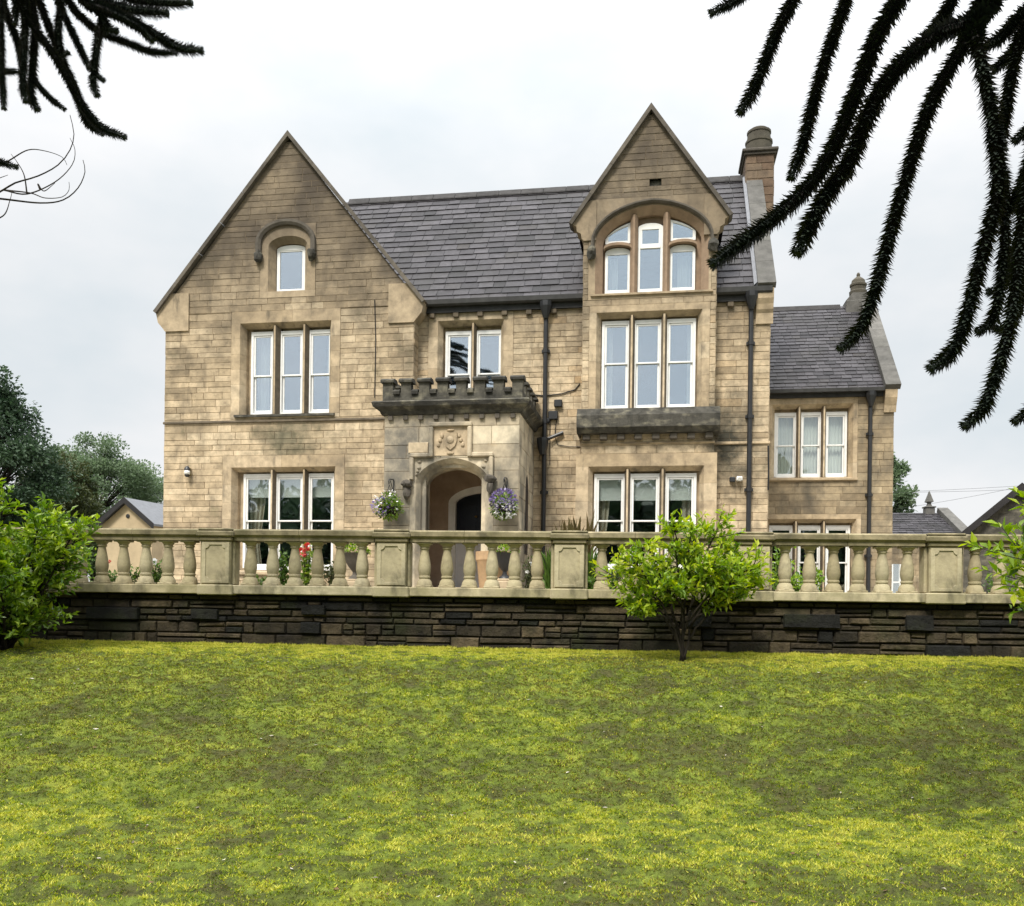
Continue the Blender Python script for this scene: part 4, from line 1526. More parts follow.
m.build('door_knob', M['brass'], pch)
# label mould framing panel and spandrels
lz_sh = hp(452, 453, YP)[1]
lz_top = hp(452, 422.5, YP)[1]
lx0, lx1 = hp(429.6, 440, YP)[0], hp(472.3, 440, YP)[0]
sx0, sx1 = hp(410, 470, YP)[0], hp(493.6, 470, YP)[0]
lz_b = hp(452, 480, YP)[1]
tw, td = .10, .10
m = MB()


def bar(x0, x1, z0, z1, t=.5):
    m.box(x0, x1, YP - td, YP - .004, z0, z1, t, c=.02)


bar(lx0 - .0, lx1 + .0, lz_top - tw, lz_top)
bar(lx0, lx0 + tw, lz_sh - tw + .001, lz_top - tw - .001)
bar(lx1 - tw, lx1, lz_sh - tw + .001, lz_top - tw - .001)
bar(sx0, lx0 - .001, lz_sh - tw, lz_sh)
bar(lx1 + .001, sx1, lz_sh - tw, lz_sh)
bar(sx0, sx0 + tw, lz_b, lz_sh - tw - .001)
bar(sx1 - tw, sx1, lz_b, lz_sh - tw - .001)
m.build('label_mould', M['pale'], pch)
# new pale stone on the left shoulder, carved shield panel
m = MB()
u, zz = hp(420, 447, YP)
m.box(sx0 - .03, lx0 - .02, YP - .06, YP - .006, lz_sh + .004, lz_sh + .24, 1, c=.01)
m.build('patch_stone', M['dressed'], pch)
m = MB()
qx0, qx1 = lx0 + tw + .002, lx1 - tw - .002
m.box(qx0, qx1, YP - .024, YP - .013, lz_sh - .06, lz_top - tw - .002, .6)
cxm, czm = (qx0 + qx1) / 2, (lz_sh - .06 + lz_top - tw) / 2
sh = [(cxm - .15, czm + .18), (cxm + .15, czm + .18), (cxm + .15, czm), (cxm + .1, czm - .12), (cxm, czm - .2), (cxm - .1, czm - .12), (cxm - .15, czm)]
m.prism(sh, YP - .06, YP - .025, lambda p, q, a: (p, a, q), .4)
m.lathe([(.075, 0), (.08, .02), (.03, .04)], 0, 0, 12, .8)
for i in range(len(m.v) - 36, len(m.v)):
    x, y, zz = m.v[i]
    m.v[i] = (cxm + x, YP - .06 - zz, czm + .03 + y)
for s in (-1, 1):
    for k in range(3):
        m.blob((cxm + s * (.2 + .04 * k), YP - .035, czm + .12 - k * .1), (.045, .03, .06), .4, sub=1)
m.blob((cxm, YP - .035, czm - .27), (.09, .03, .04), .4, sub=1)
m.blob((cxm, YP - .035, czm + .25), (.1, .03, .03), .4, sub=1)
m.build('carved_shield', M['dressed'], pch)
m = MB()
for s, a, b_ in ((1, sx0 + tw, ox0 + .45), (-1, ox1 - .45, sx1 - tw)):
    for k in range(16):
        px_ = random.uniform(a + .06, b_ - .06)
        pz_ = random.uniform(azs_ + .05, lz_sh - tw - .06)
        f_ = (px_ - ox0) / (ox1 - ox0)
        f_ = min(max(f_, 0), 1)
        if pz_ < azs_ + (azt_ + .26 - azs_) * math.sqrt(max(0, 1 - (2 * f_ - 1) ** 2)) + .02:
            continue
        m.blob((px_, YP - .02, pz_), (.05, .035, .035), .3, sub=1, jit=.25)
m.build('carved_spandrel', M['pale'], pch)
for px_, py_ in ((408, 489), (491, 484)):
    u, zz = hp(px_, py_, YP)
    m = MB()
    m.blob((u, YP - .09, zz + .1), (.13, .12, .10), .2, jit=.2)
    m.blob((u, YP - .08, zz - .1), (.09, .10, .15), .3, jit=.2)
    m.build('label_stop', M['coping'], pch)
# cornice and crenellations (dark)
m = MB()
ov = .22
c0, c1 = pz1, hp(450, 401.5, YP)[1]
prof = [(0, c0 - .02), (.06, c0), (.10, c0 + .08), (ov, c0 + .16), (ov + .03, c1 - .03), (ov, c1), (-.25, c1 + .01)]
for i in range(len(prof) - 1):
    (o0, z0_), (o1, z1_) = prof[i], prof[i + 1]
    q = []
    for o, zz in ((o0, z0_), (o1, z1_)):
        q += [(pu0 - o, YG, zz), (pu0 - o, YP - o, zz), (pu1 + o, YP - o, zz), (pu1 + o, 0, zz)]
    m.add(q, [(0, 1, 5, 4), (1, 2, 6, 5), (2, 3, 7, 6)], random.random() * .5)
m.box(pu0 + .24, pu1 - .24, YP + .24, -.02, c1 - .2, c1 - .02, .3)
co = m.build('cornice', M['sooty'], pch, fix=False)
for k in range(9):
    q = pu0 + .15 + (pu1 - pu0 - .3) * k / 8
    d_k = MB()
    d_k.box(q - .055, q + .055, YP - .075, YP - .013, c0 - .13, c0 - .022, .6, c=.01)
    d_k.build('dentil', M['coping'], co)
# parapet with merlons
mz = hp(450, 377.5, YP)[1]
cz_ = hp(450, 389.5, YP)[1]
yp0, yp1 = YP - .06, YP + .16
xa, xb = pu0 - .04, pu1 + .06
m = MB()
m.box(xa, xb, yp0, yp1, c1 + .002, cz_ - .06, .5)
m.box(xb - .22, xb, yp1 + .001, -.02, c1 + .002, cz_ - .06, .5)
m.box(xa, xa + .22, yp1 + .001, YG - .02, c1 + .002, cz_ - .06, .5)
pa = m.build('parapet', M['sooty'], pch)
mw = .235
for k in range(8):
    q = xa + (xb - xa - mw) * k / 7
    g_ = MB()
    g_.box(q, q + mw, yp0 + .003, yp1 - .003, cz_ - .059, mz - .10, random.uniform(.5, 1))
    g_.prism([(yp0 - .055, mz - .10), (yp0 - .06, mz - .05), (yp0 + .02, mz), (yp1 - .02, mz), (yp1 + .05, mz - .05), (yp1 + .05, mz - .10)], q - .04, q + mw + .04, lambda p, r__, a: (a, p, r__), random.random() * .3)
    g_.build('merlon', M['sooty'], pa)
    if k < 7:
        q2 = q + mw + .002
        q3 = xa + (xb - xa - mw) * (k + 1) / 7 - .002
        g_ = MB()
        g_.prism([(yp0 - .05, cz_ - .10), (yp0 - .055, cz_ - .03), (yp0 + .03, cz_ + .02), (yp1, cz_ + .02), (yp1 + .03, cz_ - .10)], q2 + .02, q3 - .02, lambda p, r__, a: (a, p, r__), random.random() * .3)
        g_.build('crenel_cap', M['sooty'], pa)
for k in range(1, 5):
    y_ = yp0 + .02 + k * .5
    if y_ > -.3:
        break
    for x_ in (xb - .22, xa):
        g_ = MB()
        g_.box(x_ + .003, x_ + .217, y_, y_ + mw, cz_ - .059, mz - .10, random.uniform(.4, .9))
        g_.prism([(x_ - .05, mz - .10), (x_ - .05, mz - .05), (x_ + .02, mz), (x_ + .2, mz), (x_ + .28, mz - .05), (x_ + .28, mz - .10)], y_ - .03, y_ + mw + .03, lambda p, r__, a: (p, a, r__), random.random() * .3)
        g_.build('merlon', M['sooty'], pa)
# lancet in the porch side
m = MB()
ly, lz = -1.15, 2.2
m.prism([(ly - .22, lz - 1.0), (ly + .22, lz - 1.0), (ly + .22, lz + .5), (ly + .12, lz + .78), (ly, lz + .88), (ly - .12, lz + .78), (ly - .22, lz + .5)], pu1 + .002, pu1 + .016, lambda p, q, a: (a, p, q), .1)
m.build('side_lancet', M['door'], pch)

# ---- wing
WX0, WX1 = HX1 - .6, 10.2
WEZ = hp(830, 393, YW)[1]
WRY, WRZ = YW + 3.3, hp(810, 307.5, YW + 3.3)[1]
m = MB()
ashlar(m, front(YW), lambda z: WX0, lambda z: WX1, -.1, WEZ, [r_wf, r_wg], row=.20, tone=(.1, .95))
sl_ = (WRZ - WEZ) / (WRY - YW)
ashlar(m, lambda a, d, z: (WX1 + d, a, z), lambda z: YW if z < WEZ else YW + (z - WEZ) / sl_, lambda z: YW + 6.6 if z < WEZ else YW + 6.6 - (z - WEZ) / sl_, -.1, WRZ - .1, [], row=.2, tone=(.1, .9), keys=(WEZ,))
m.box(WX0, WX1, YW + 6.55, YW + 6.6, -.1, WEZ, .5)
m.build('wing_wall', [M['wingstone'], M['mortar']], house, fix=False)
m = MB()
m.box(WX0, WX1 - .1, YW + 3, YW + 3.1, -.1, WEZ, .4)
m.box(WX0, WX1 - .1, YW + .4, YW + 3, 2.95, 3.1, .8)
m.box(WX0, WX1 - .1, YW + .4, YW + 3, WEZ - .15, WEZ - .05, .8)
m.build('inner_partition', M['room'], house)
u_ = Vector((0, WRY - YW + .15, WRZ - WEZ - .05))
WH = u_.length
m = MB()
slates(m, (0, YW - .15, WEZ + .05), (1, 0, 0), u_.normalized(), lambda t: WX0, lambda t: WX1 - .1, WH, row=.2, wd=(.24, .36), th=.012)
m.add([(WX0, WRY, WRZ), (WX1 - .1, WRY, WRZ), (WX1 - .1, YW + 6.7, WEZ), (WX0, YW + 6.7, WEZ)], [(0, 1, 2, 3)], .4)
wr = m.build('wing_roof', M['slate'], house, fix=False)
m = MB()
m.prism([(WRY - .16, WRZ - .13), (WRY - .04, WRZ + .05), (WRY + .04, WRZ + .05), (WRY + .16, WRZ - .13)], WX0, WX1 - .9, lambda p, q, a: (a, p, q), .2)
m.build('ridge_tile', M['ridge'], wr)
m = MB()
dw = Vector((0, WRY - YW + .15, WRZ - WEZ)).normalized()
nn = Vector((0, -dw.z, dw.y))
for k in range(5):
    f0 = Vector((0, YW - .2, WEZ + .0)) + dw * (WH + .15) * k / 5 + dw * .004
    f1 = Vector((0, YW - .2, WEZ + .0)) + dw * (WH + .15) * (k + 1) / 5 - dw * .004
    P4 = [f0 + nn * .02, f0 + nn * .19, f1 + nn * .19, f1 + nn * .02]
    vs = [(WX1 - .30, p.y, p.z) for p in P4] + [(WX1 + .12, p.y, p.z) for p in P4]
    m.add(vs, [(0, 1, 2, 3), (4, 5, 6, 7), (0, 1, 5, 4), (1, 2, 6, 5), (2, 3, 7, 6), (3, 0, 4, 7)], random.random())
m.build('coping', M['copinggrey'], house)
m = MB()
m.prism([(YW - .02, WEZ - .6), (YW - .02, WEZ + .02), (YW - .24, WEZ + .02), (YW - .2, WEZ - .2), (YW - .1, WEZ - .42), (YW - .06, WEZ - .6)], WX1 - .28, WX1 + .05, lambda p, q, a: (a, p, q), .5)
m.build('kneeler', M['dressed'], house)
m = MB()
m.prism([(YW - .28, WEZ - .02), (YW - .29, WEZ + .08), (YW - .12, WEZ + .08), (YW - .12, WEZ - .02)], WX0, WX1 - .31, lambda p, q, a: (a, p, q), .4)
m.prism([(YW - .11, WEZ - .14), (YW - .11, WEZ + .06), (YW + .02, WEZ + .06), (YW + .02, WEZ - .14)], WX0, WX1 - .31, lambda p, q, a: (a, p, q), .1)
m.build('gutter', M['gutter'], house)
downpipe(hp(869, 450, YW)[0], YW, WEZ - .02, 0)
# wing chimney stub with pot
fu, fz = hp(858, 300, WRY)
m = MB()
m.box(fu - .42, fu + .30, WRY - .3, WRY + .3, WRZ - .45, WRZ + .10, .5, c=.02)
m.prism([(fu - .42, WRZ + .10), (fu + .30, WRZ + .10), (fu + .26, WRZ + .34), (fu - .22, WRZ + .34)], WRY - .28, WRY + .28, lambda p, q, a: (p, a, q), .5)
wc = m.build('chimney', M['copinggrey'], house)
m = MB()
q = WRZ + .341
m.lathe([(.27, q), (.28, q + .1), (.24, q + .14), (.24, q + .26), (.265, q + .28), (.265, q + .34), (.22, q + .37), (.2, q + .47), (.15, q + .52), (.10, q + .56), (.05, q + .60), (.06, q + .66), (.03, q + .72)], fu, WRY, 16, .5)
m.build('chimney_pot', M['pot'], wc, smooth=R(30))

# ---- curtains and blinds (each its own thing)
for label, kind, a, b_, z0, z1, y in CURT:
    if kind == 'blind':
        m = MB()
        m.box(a, b_, y, y + .006, z0, z1 + .05, .5)
        m.box(a, b_, y - .01, y + .016, z0 - .02, z0 + .008, .8)
        m.tube([(a, y + .02, z1 + .05), (b_, y + .02, z1 + .05)], .03, 8, .6)
        o = m.build('roller_blind', M['blind'])
        cat = 'blind'
    else:
        n = max(10, int((b_ - a) / .018))
        m = MB()
        zs = np.linspace(z0, z1, 9)
        vs = []
        tied = 'tied' in label
        for zz in zs:
            f = (zz - z0) / (z1 - z0)
            k = 1.0
            if tied:
                k = .55 + .45 * abs(f - .28) ** .8 / .72 ** .8
            for i in range(n + 1):
                s_ = i / n
                wv = math.sin(s_ * n * (.9 if kind != 'net' else 1.25)) * .028 * (.5 + .5 * (1 - f))
                vs.append((a + (b_ - a) * s_ * k, y + wv, zz))
        fs = [(j * (n + 1) + i, j * (n + 1) + i + 1, (j + 1) * (n + 1) + i + 1, (j + 1) * (n + 1) + i) for j in range(8) for i in range(n)]
        if kind == 'tan':
            for i, f_ in enumerate(fs):
                m.add([vs[q] for q in f_], [(0, 1, 2, 3)], .5 + .5 * math.sin((i % n) * .8))
        else:
            m.add(vs, fs, .6)
        o = m.build('curtain', M['tan'] if kind == 'tan' else M['curtain'], fix=False)
        cat = 'curtain'
    o.location = house.location
    o.rotation_euler = house.rotation_euler
    tag(o, label, cat, 'roller blinds in the ground floor windows' if kind == 'blind' else 'net curtains in the wing window' if kind == 'net' else 'curtains in the house windows')


def hw(u, y, z):
    """house-local -> world"""
    c, s = math.cos(HROT), math.sin(HROT)
    return Vector((u * c - y * s, HY + u * s + y * c, EYE + z))


# ------------------------------------------------------------------ foliage helpers


def leaves(name, pts, dirs, size, tint, m, parent=None, aspect=.42, fold=.25, droop=.0, extra=None):
    """folded kite leaves: pts (n,3) bases, dirs (n,3) growth directions, size (n,)"""
    n = len(pts)
    d = dirs / (np.linalg.norm(dirs, axis=1, keepdims=True) + 1e-9)
    rnd = rng.normal(size=(n, 3))
    s = np.cross(d, rnd)
    s /= np.linalg.norm(s, axis=1, keepdims=True) + 1e-9
    # prefer leaf faces turned up
    up = np.array([0, 0, 1.0])
    s2 = np.cross(d, up + .55 * rng.normal(size=(n, 3)))
    s2 /= np.linalg.norm(s2, axis=1, keepdims=True) + 1e-9
    s = s2
    nn = np.cross(s, d)
    sz = size[:, None]
    base = pts
    tip = pts + d * sz - nn * sz * droop
    midp = pts + d * sz * .48
    l = midp + s * sz * aspect * .5 + nn * sz * fold * .3
    r_ = midp - s * sz * aspect * .5 + nn * sz * fold * .3
    v = np.empty((n, 6, 3))
    v[:, 0], v[:, 1], v[:, 2] = base, r_, tip
    v[:, 3], v[:, 4], v[:, 5] = base, tip, l
    t2 = np.repeat(tint, 2)
    ex = None if extra is None else np.repeat(extra, 2)
    return np_mesh(name, v.reshape(-1, 3), 3, t2, m, parent, ex)


def sphere_pts(n):
    v = rng.normal(size=(n, 3))
    return v / np.linalg.norm(v, axis=1, keepdims=True)


def bezier(p0, p1, p2, n):
    t = np.linspace(0, 1, n)[:, None]
    return (1 - t) ** 2 * np.array(p0) + 2 * t * (1 - t) * np.array(p1) + t * t * np.array(p2)


def shrub(name, base, spread, height, label, leafm, nst=8, lsize=.10, ntw=26, lpt=13, lean=(0, 0), low=.25, group='leafy shrubs on the lawn', crown=None, seed=1, ends=None):
    """multi-stemmed shrub: stems > twigs with rosettes of leaves"""
    rs = np.random.default_rng(seed)
    root = empty(name, base)
    tag(root, label, 'shrub', group)
    mb = MB()
    P, D, T, SZ = [], [], [], []
    stems = []
    for k in range(len(ends) if ends else nst):
        a = 2 * PI * k / nst + rs.uniform(-.3, .3)
        rr = spread * rs.uniform(.25, .98) ** .8
        hh = height * rs.uniform(.72, .98) * (1 - .42 * (rr / spread) ** 2)
        e = np.array([math.cos(a) * rr + lean[0], math.sin(a) * rr + lean[1], hh])
        b0 = np.array([math.cos(a) * .035 + .05 * (k % 2), math.sin(a) * .04, 0])
        c_ = np.array([math.cos(a) * rr * .42 + lean[0] * .3, math.sin(a) * rr * .42 + lean[1] * .3, hh * (.62 - .2 * rr / spread)])
        if ends:
            e = np.array(ends[k], dtype=float)
            rr, hh = math.hypot(e[0], e[1]), e[2]
            if k < 6:
                b0 = np.array([.04 * math.cos(k), .04 * math.sin(k), 0])
            else:
                j_ = min(range(6), key=lambda q: abs(ends[q][0] - e[0]) + .5 * abs(ends[q][1] - e[1]))
                b0 = stems[j_][rs.integers(2, 5)]
            c_ = b0 * .5 + e * np.array([.3, .3, .52]) + np.array([0, 0, .05])
        st = bezier(b0, c_, e, 12)
        stems.append(st)
        st[1:-1] += rs.normal(0, .012, (10, 3))
        mb.tube(st.tolist(), [.0135 * (1 - .7 * i / 11) * (height / 2) + .004 for i in range(12)], 6, .5)
        for q in range(ntw):
            f = low + (1 - low) * rs.random() ** .75
            i = min(10, int(f * 11))
            p = st[i] * (1 - (f * 11 - i)) + st[i + 1] * (f * 11 - i)
            dd = rs.normal(size=3)
            dd[2] = abs(dd[2]) * .7 + .25
            outw = p - np.array([lean[0] * f, lean[1] * f, p[2]])
            dd = dd / np.linalg.norm(dd) + .5 * outw / (np.linalg.norm(outw) + .2)
            L_ = height * rs.uniform(.10, .26) * (1.15 - .5 * f)
            e2 = p + dd * L_
            tw = bezier(p, p + dd * L_ * .55 + np.array([0, 0, -.03]), e2, 5)
            mb.tube(tw.tolist(), [.006, .005, .004, .003, .002], 4, .4)
            base_t = np.clip(rs.normal(.52, .17), 0, 1)
            for j in range(lpt):
                g_ = .3 + .7 * j / lpt
                ii = min(3, int(g_ * 4))
                pp = tw[ii] * (1 - (g_ * 4 - ii)) + tw[ii + 1] * (g_ * 4 - ii)
                ld = rs.normal(size=3) * .8 + dd * .6 + np.array([0, 0, .25])
                P.append(pp)
                D.append(ld)
                SZ.append(lsize * rs.uniform(.6, 1.2) * (.8 if g_ > .9 else 1))
                T.append(np.clip(base_t + rs.normal(0, .13) + .22 * (g_ > .8), 0, 1))
    mb.build('stem', M['bark'], root, smooth=True, fix=False)
    leaves('foliage', np.array(P), np.array(D), np.array(SZ), np.array(T), leafm, root, droop=.12)
    return root


def tree(name, base, height, crown_r, crown_z, label, leafm, cat='tree', nclump=70, per=160, lsize=.3, squash=1.0, seed=1, trunk_r=.3, group='trees behind the house', conifer=False, cone=.0):
    rs = np.random.default_rng(seed)
    root = empty(name, base)
    tag(root, label, cat, group)
    mb = MB()
    top = np.array([rs.normal(0, .3), rs.normal(0, .3), height * .9])
    tr = bezier((0, 0, -.3), (rs.normal(0, .4), rs.normal(0, .4), height * .5), top, 10)
    mb.tube(tr.tolist(), [trunk_r * (1 - .85 * i / 9) for i in range(10)], 8, .5)
    P, D, T, SZ = [], [], [], []
    hz = (height - crown_z) / 2
    cz = crown_z + hz
    for k in range(nclump):
        u = sphere_pts(1)[0] if False else rs.normal(size=3)
        u = u / np.linalg.norm(u)
        rad = rs.uniform(.45, 1.0) ** .6
        w_ = 1.0
        zz = cz + u[2] * hz * rad
        if conifer:
            w_ = max(.12, 1 - (zz - crown_z) / (height - crown_z)) ** .7
            c = np.array([u[0] * crown_r * w_ * 1.15, u[1] * crown_r * w_ * 1.15, zz])
        else:
            c = np.array([u[0] * crown_r * rad, u[1] * crown_r * rad, zz])
        cr = crown_r * rs.uniform(.16, .34)
        i = int(np.clip((c[2] / height) * 7, 2, 8))
        mb.tube(bezier(tr[i], (tr[i] + c) / 2 + np.array([0, 0, .2]), c, 5).tolist(), [trunk_r * .28, trunk_r * .2, trunk_r * .13, trunk_r * .08, .01], 5, .4)
        v = rs.normal(size=(per, 3))
        v /= np.linalg.norm(v, axis=1, keepdims=True)
        v *= (rs.random((per, 1)) ** .45)
        pts = c + v * np.array([cr, cr, cr * (.45 if conifer else .7)])
        tb = np.clip(rs.normal(.5, .2), 0, 1)
        P.append(pts)
        D.append(v + rs.normal(0, .6, (per, 3)) + np.array([0, 0, -.1 if conifer else .15]))
        T.append(np.clip(tb + rs.normal(0, .15, per), 0, 1))
        SZ.append(lsize * rs.uniform(.6, 1.25, per))
    mb.build('trunk', M['bark'], root, smooth=True, fix=False)
    leaves('crown', np.concatenate(P), np.concatenate(D), np.concatenate(SZ), np.concatenate(T), leafm, root, aspect=.6)
    return root


# ------------------------------------------------------------------ trees beyond
def place(px, py_top, Y, base=1.45):
    p = at(px, py_top, Y)
    return (p.x, p.y, base), p.z - base


b_, h_ = place(-14, 366, 55)
tree('dark_conifer', b_, h_, 5.2, 2.0, 'tall dark conifer tree at the left edge behind the bright shrub', M['darkleaf'], nclump=140, per=330, lsize=.25, seed=3, trunk_r=.45, conifer=True)
b_, h_ = place(96, 440, 78)
tree('broadleaf_tree', b_, h_, 5.2, 2.5, 'rounded grey green broadleaf tree rising behind the small garage', M['farleaf'], nclump=130, per=330, lsize=.25, seed=5, trunk_r=.4)
b_, h_ = place(56, 458, 66)
tree('olive_tree', b_, h_, 3.0, 2.0, 'olive brown tree between the dark conifer and the rounded tree', M['oliveleaf'], nclump=70, per=260, lsize=.24, seed=8, trunk_r=.3)
b_, h_ = place(152, 474, 84)
tree('broadleaf_tree', b_, h_, 3.6, 2.0, 'lower green tree just left of the house corner behind the garage roof', M['farleaf'], nclump=70, per=300, lsize=.26, seed=12, trunk_r=.3)
b_, h_ = place(877, 450, 48)
tree('slender_tree', b_, h_, 1.75, 3.0, 'slender green tree showing behind the right corner of the wing', M['farleaf'], nclump=70, per=150, lsize=.22, seed=17, trunk_r=.18)

hp0 = at(40, 560, 30)
hroot = empty('hedge', (hp0.x, 30, 1.45), R(4))
tag(hroot, 'low dark green hedge at the far left beyond the balustrade', 'hedge')
n_ = 5200
v = np.stack([rng.uniform(-7, 1.6, n_), rng.uniform(-.6, .6, n_), 1.9 * rng.random(n_) ** .6], -1)
leaves('foliage', v, rng.normal(size=(n_, 3)) + np.array([0, -.3, .3]), rng.uniform(.1, .2, n_), np.clip(rng.normal(.4, .2, n_), 0, 1), M['laurelleaf'], hroot, aspect=.6)
m = MB()
for k in range(9):
    m.tube([(-6.6 + k, 0, -.1), (-6.5 + k, .05, 1.2)], .03, 5)
m.build('stem', M['bark'], hroot)

# ------------------------------------------------------------------ outbuildings
def gable_house(name, label, apex, foot_l, foot_r, Y, depth, rot, wallm, roofm, bargem, cat, base=1.45, ov=.25, extra=None):
    """small building with its gable end to the viewer; pixel measures taken at distance Y"""
    A, Lp, Rp = at(*apex, Y), at(*foot_l, Y), at(*foot_r, Y)
    cx = (Lp.x + Rp.x) / 2
    root = empty(name, (cx, Y, base), rot)
    tag(root, label, cat)
    hwid = (Rp.x - Lp.x) / 2
    ez, az = (Lp.z + Rp.z) / 2 - base, A.z - base
    m = MB()
    w_ = hwid - ov
    zk = ez + (az - ez) * ov / hwid
    m.prism([(-w_, 0), (w_, 0), (w_, zk - .1), (0, az - .12), (-w_, zk - .1)], 0, depth, lambda p, q, a: (p, a, q), .5)
    m.build('wall', wallm, root)
    for s in (-1, 1):
        m = MB()
        m.prism([(s * hwid, ez), (0, az), (0, az + .1), (s * hwid, ez + .1)], -.22, depth + .2, lambda p, q, a: (p, a, q), .5)
        r_ = m.build('roof', roofm, root)
        m = MB()
        m.prism([(s * hwid, ez - .16), (0, az - .16), (0, az + .12), (s * hwid, ez + .12)], -.27, -.223, lambda p, q, a: (p, a, q), .3)
        m.build('bargeboard', bargem, root)
    return root, hwid, ez, az


gr_, hwid, ez, az = gable_house('garage', 'small cream garage with black bargeboards left of the house', (126, 500), (93, 526), (161, 527), 42, 9, R(-14), M['cream'], M['greyroof'], M['wood'], 'garage')
m = MB()
m.lathe([(.10, 0), (.10, .03), (.06, .04)], 0, 0, 12, .3)
for i, (x, y, zz) in enumerate(m.v):
    m.v[i] = (.05 + x, -zz, az - .75 + y)
m.build('vent', M['iron'], gr_)

# stone cottage far right
cot = empty('stone_cottage', at(915, 600, 38), R(-6))
cot.location.z = 1.45
tag(cot, 'low slate roofed stone cottage with a pointed finial right of the wing', 'cottage')
c0 = at(915, 536, 38)


def cx(px, Y=38):
    return at(px, 540, Y).x - cot.location.x


ez = at(915, 537, 38).z - 1.45
rz = at(915, 513, 40.5).z - 1.45
m = MB()
ashlar(m, front(0), lambda z: -6, lambda z: cx(965), 0, ez, [(cx(893), cx(902), .6, 2.1)], row=.24, lens=(.3, .7), tone=(.1, .9))
m.prism([(.02, 0), (5.2, 0), (5.2, ez), (2.6, rz - .1), (.02, ez)], cx(965) - .3, cx(965), lambda p, q, a: (a, p, q), .4)
m.build('wall', [M['wingstone'], M['mortar']], cot, fix=False)
u_ = Vector((0, 2.75, rz - ez))
m = MB()
slates(m, (0, -.15, ez), (1, 0, 0), u_.normalized(), lambda t: -6, lambda t: cx(958), u_.length, row=.24, wd=(.25, .4))
m.build('roof', M['slate'], cot, fix=False)
m = MB()
m.box(-6, cx(930), -.3, -.16, ez - .05, ez + .09, .9)
m.build('gutter', M['white'], cot)
m = MB()
dw = u_.normalized()
nn = Vector((0, -dw.z, dw.y))
f0, f1 = Vector((0, -.2, ez - .02)), Vector((0, -.2, ez - .02)) + dw * (u_.length + .15)
P4 = [f0, f0 + nn * .22, f1 + nn * .22, f1]
vs = [(cx(958) - .02, p.y, p.z) for p in P4] + [(cx(958) + .42, p.y, p.z) for p in P4]
m.add(vs, [(0, 1, 2, 3), (4, 5, 6, 7), (0, 1, 5, 4), (1, 2, 6, 5), (2, 3, 7, 6), (3, 0, 4, 7)], .5)
m.build('coping', M['copinggrey'], cot)
m = MB()
q = rz
xq = cx(949)
m.box(xq - .2, xq + .2, 2.4, 2.8, q - .1, q + .22, .6, c=.03)
m.box(xq - .24, xq + .24, 2.36, 2.84, q + .221, q + .29, .6, c=.02)
m.lathe([(.16, q + .29), (.12, q + .36), (.09, q + .42), (.11, q + .46), (.22, q + .50), (.20, q + .54), (.02, q + .98)], xq, 2.6, 4, .5, ph=PI / 4)
m.build('finial', M['copinggrey'], cot)
m = MB()
m.box(cx(893), cx(902), .06, .1, .6, 2.1, .5)
m.build('pane', M['glassdark'], cot)
m = MB()
for x_ in (cx(893), cx(902) - .06):
    m.box(x_, x_ + .06, .0, .08, .6, 2.1, .8)
m.box(cx(893) + .062, cx(902) - .062, .002, .078, 1.3, 1.36, .8)
m.build('sash', M['white'], cot)

gable_house('timber_shed', 'dark roofed outbuilding with sloping black bargeboard behind the right hand shrub', (1022, 487), (962, 537), (1082, 543), 30, 7, R(-33), M['sooty'], M['slate'], M['wood'], 'outbuilding')
# overhead cables
for k, (a, b_, c_, s_) in enumerate(((( 700, 488), (1100, 485), 46, .3), ((700, 494), (1100, 480), 47, .25), ((860, 514), (1100, 468), 46, .2))):
    p0, p1 = at(*a, c_), at(*b_, c_)
    m = MB()
    m.tube([p0.lerp(p1, t) - Vector((0, 0, s_ * 4 * t * (1 - t))) for t in np.linspace(0, 1, 14)], .007, 5)
    o = m.build('overhead_cable', M['rope'])
    tag(o, ('upper thin overhead cable crossing the sky right of the wing', 'second thin overhead cable just below the upper one right of the wing', 'lowest overhead cable sloping up over the cottage finial')[k], 'cable', 'overhead cables')

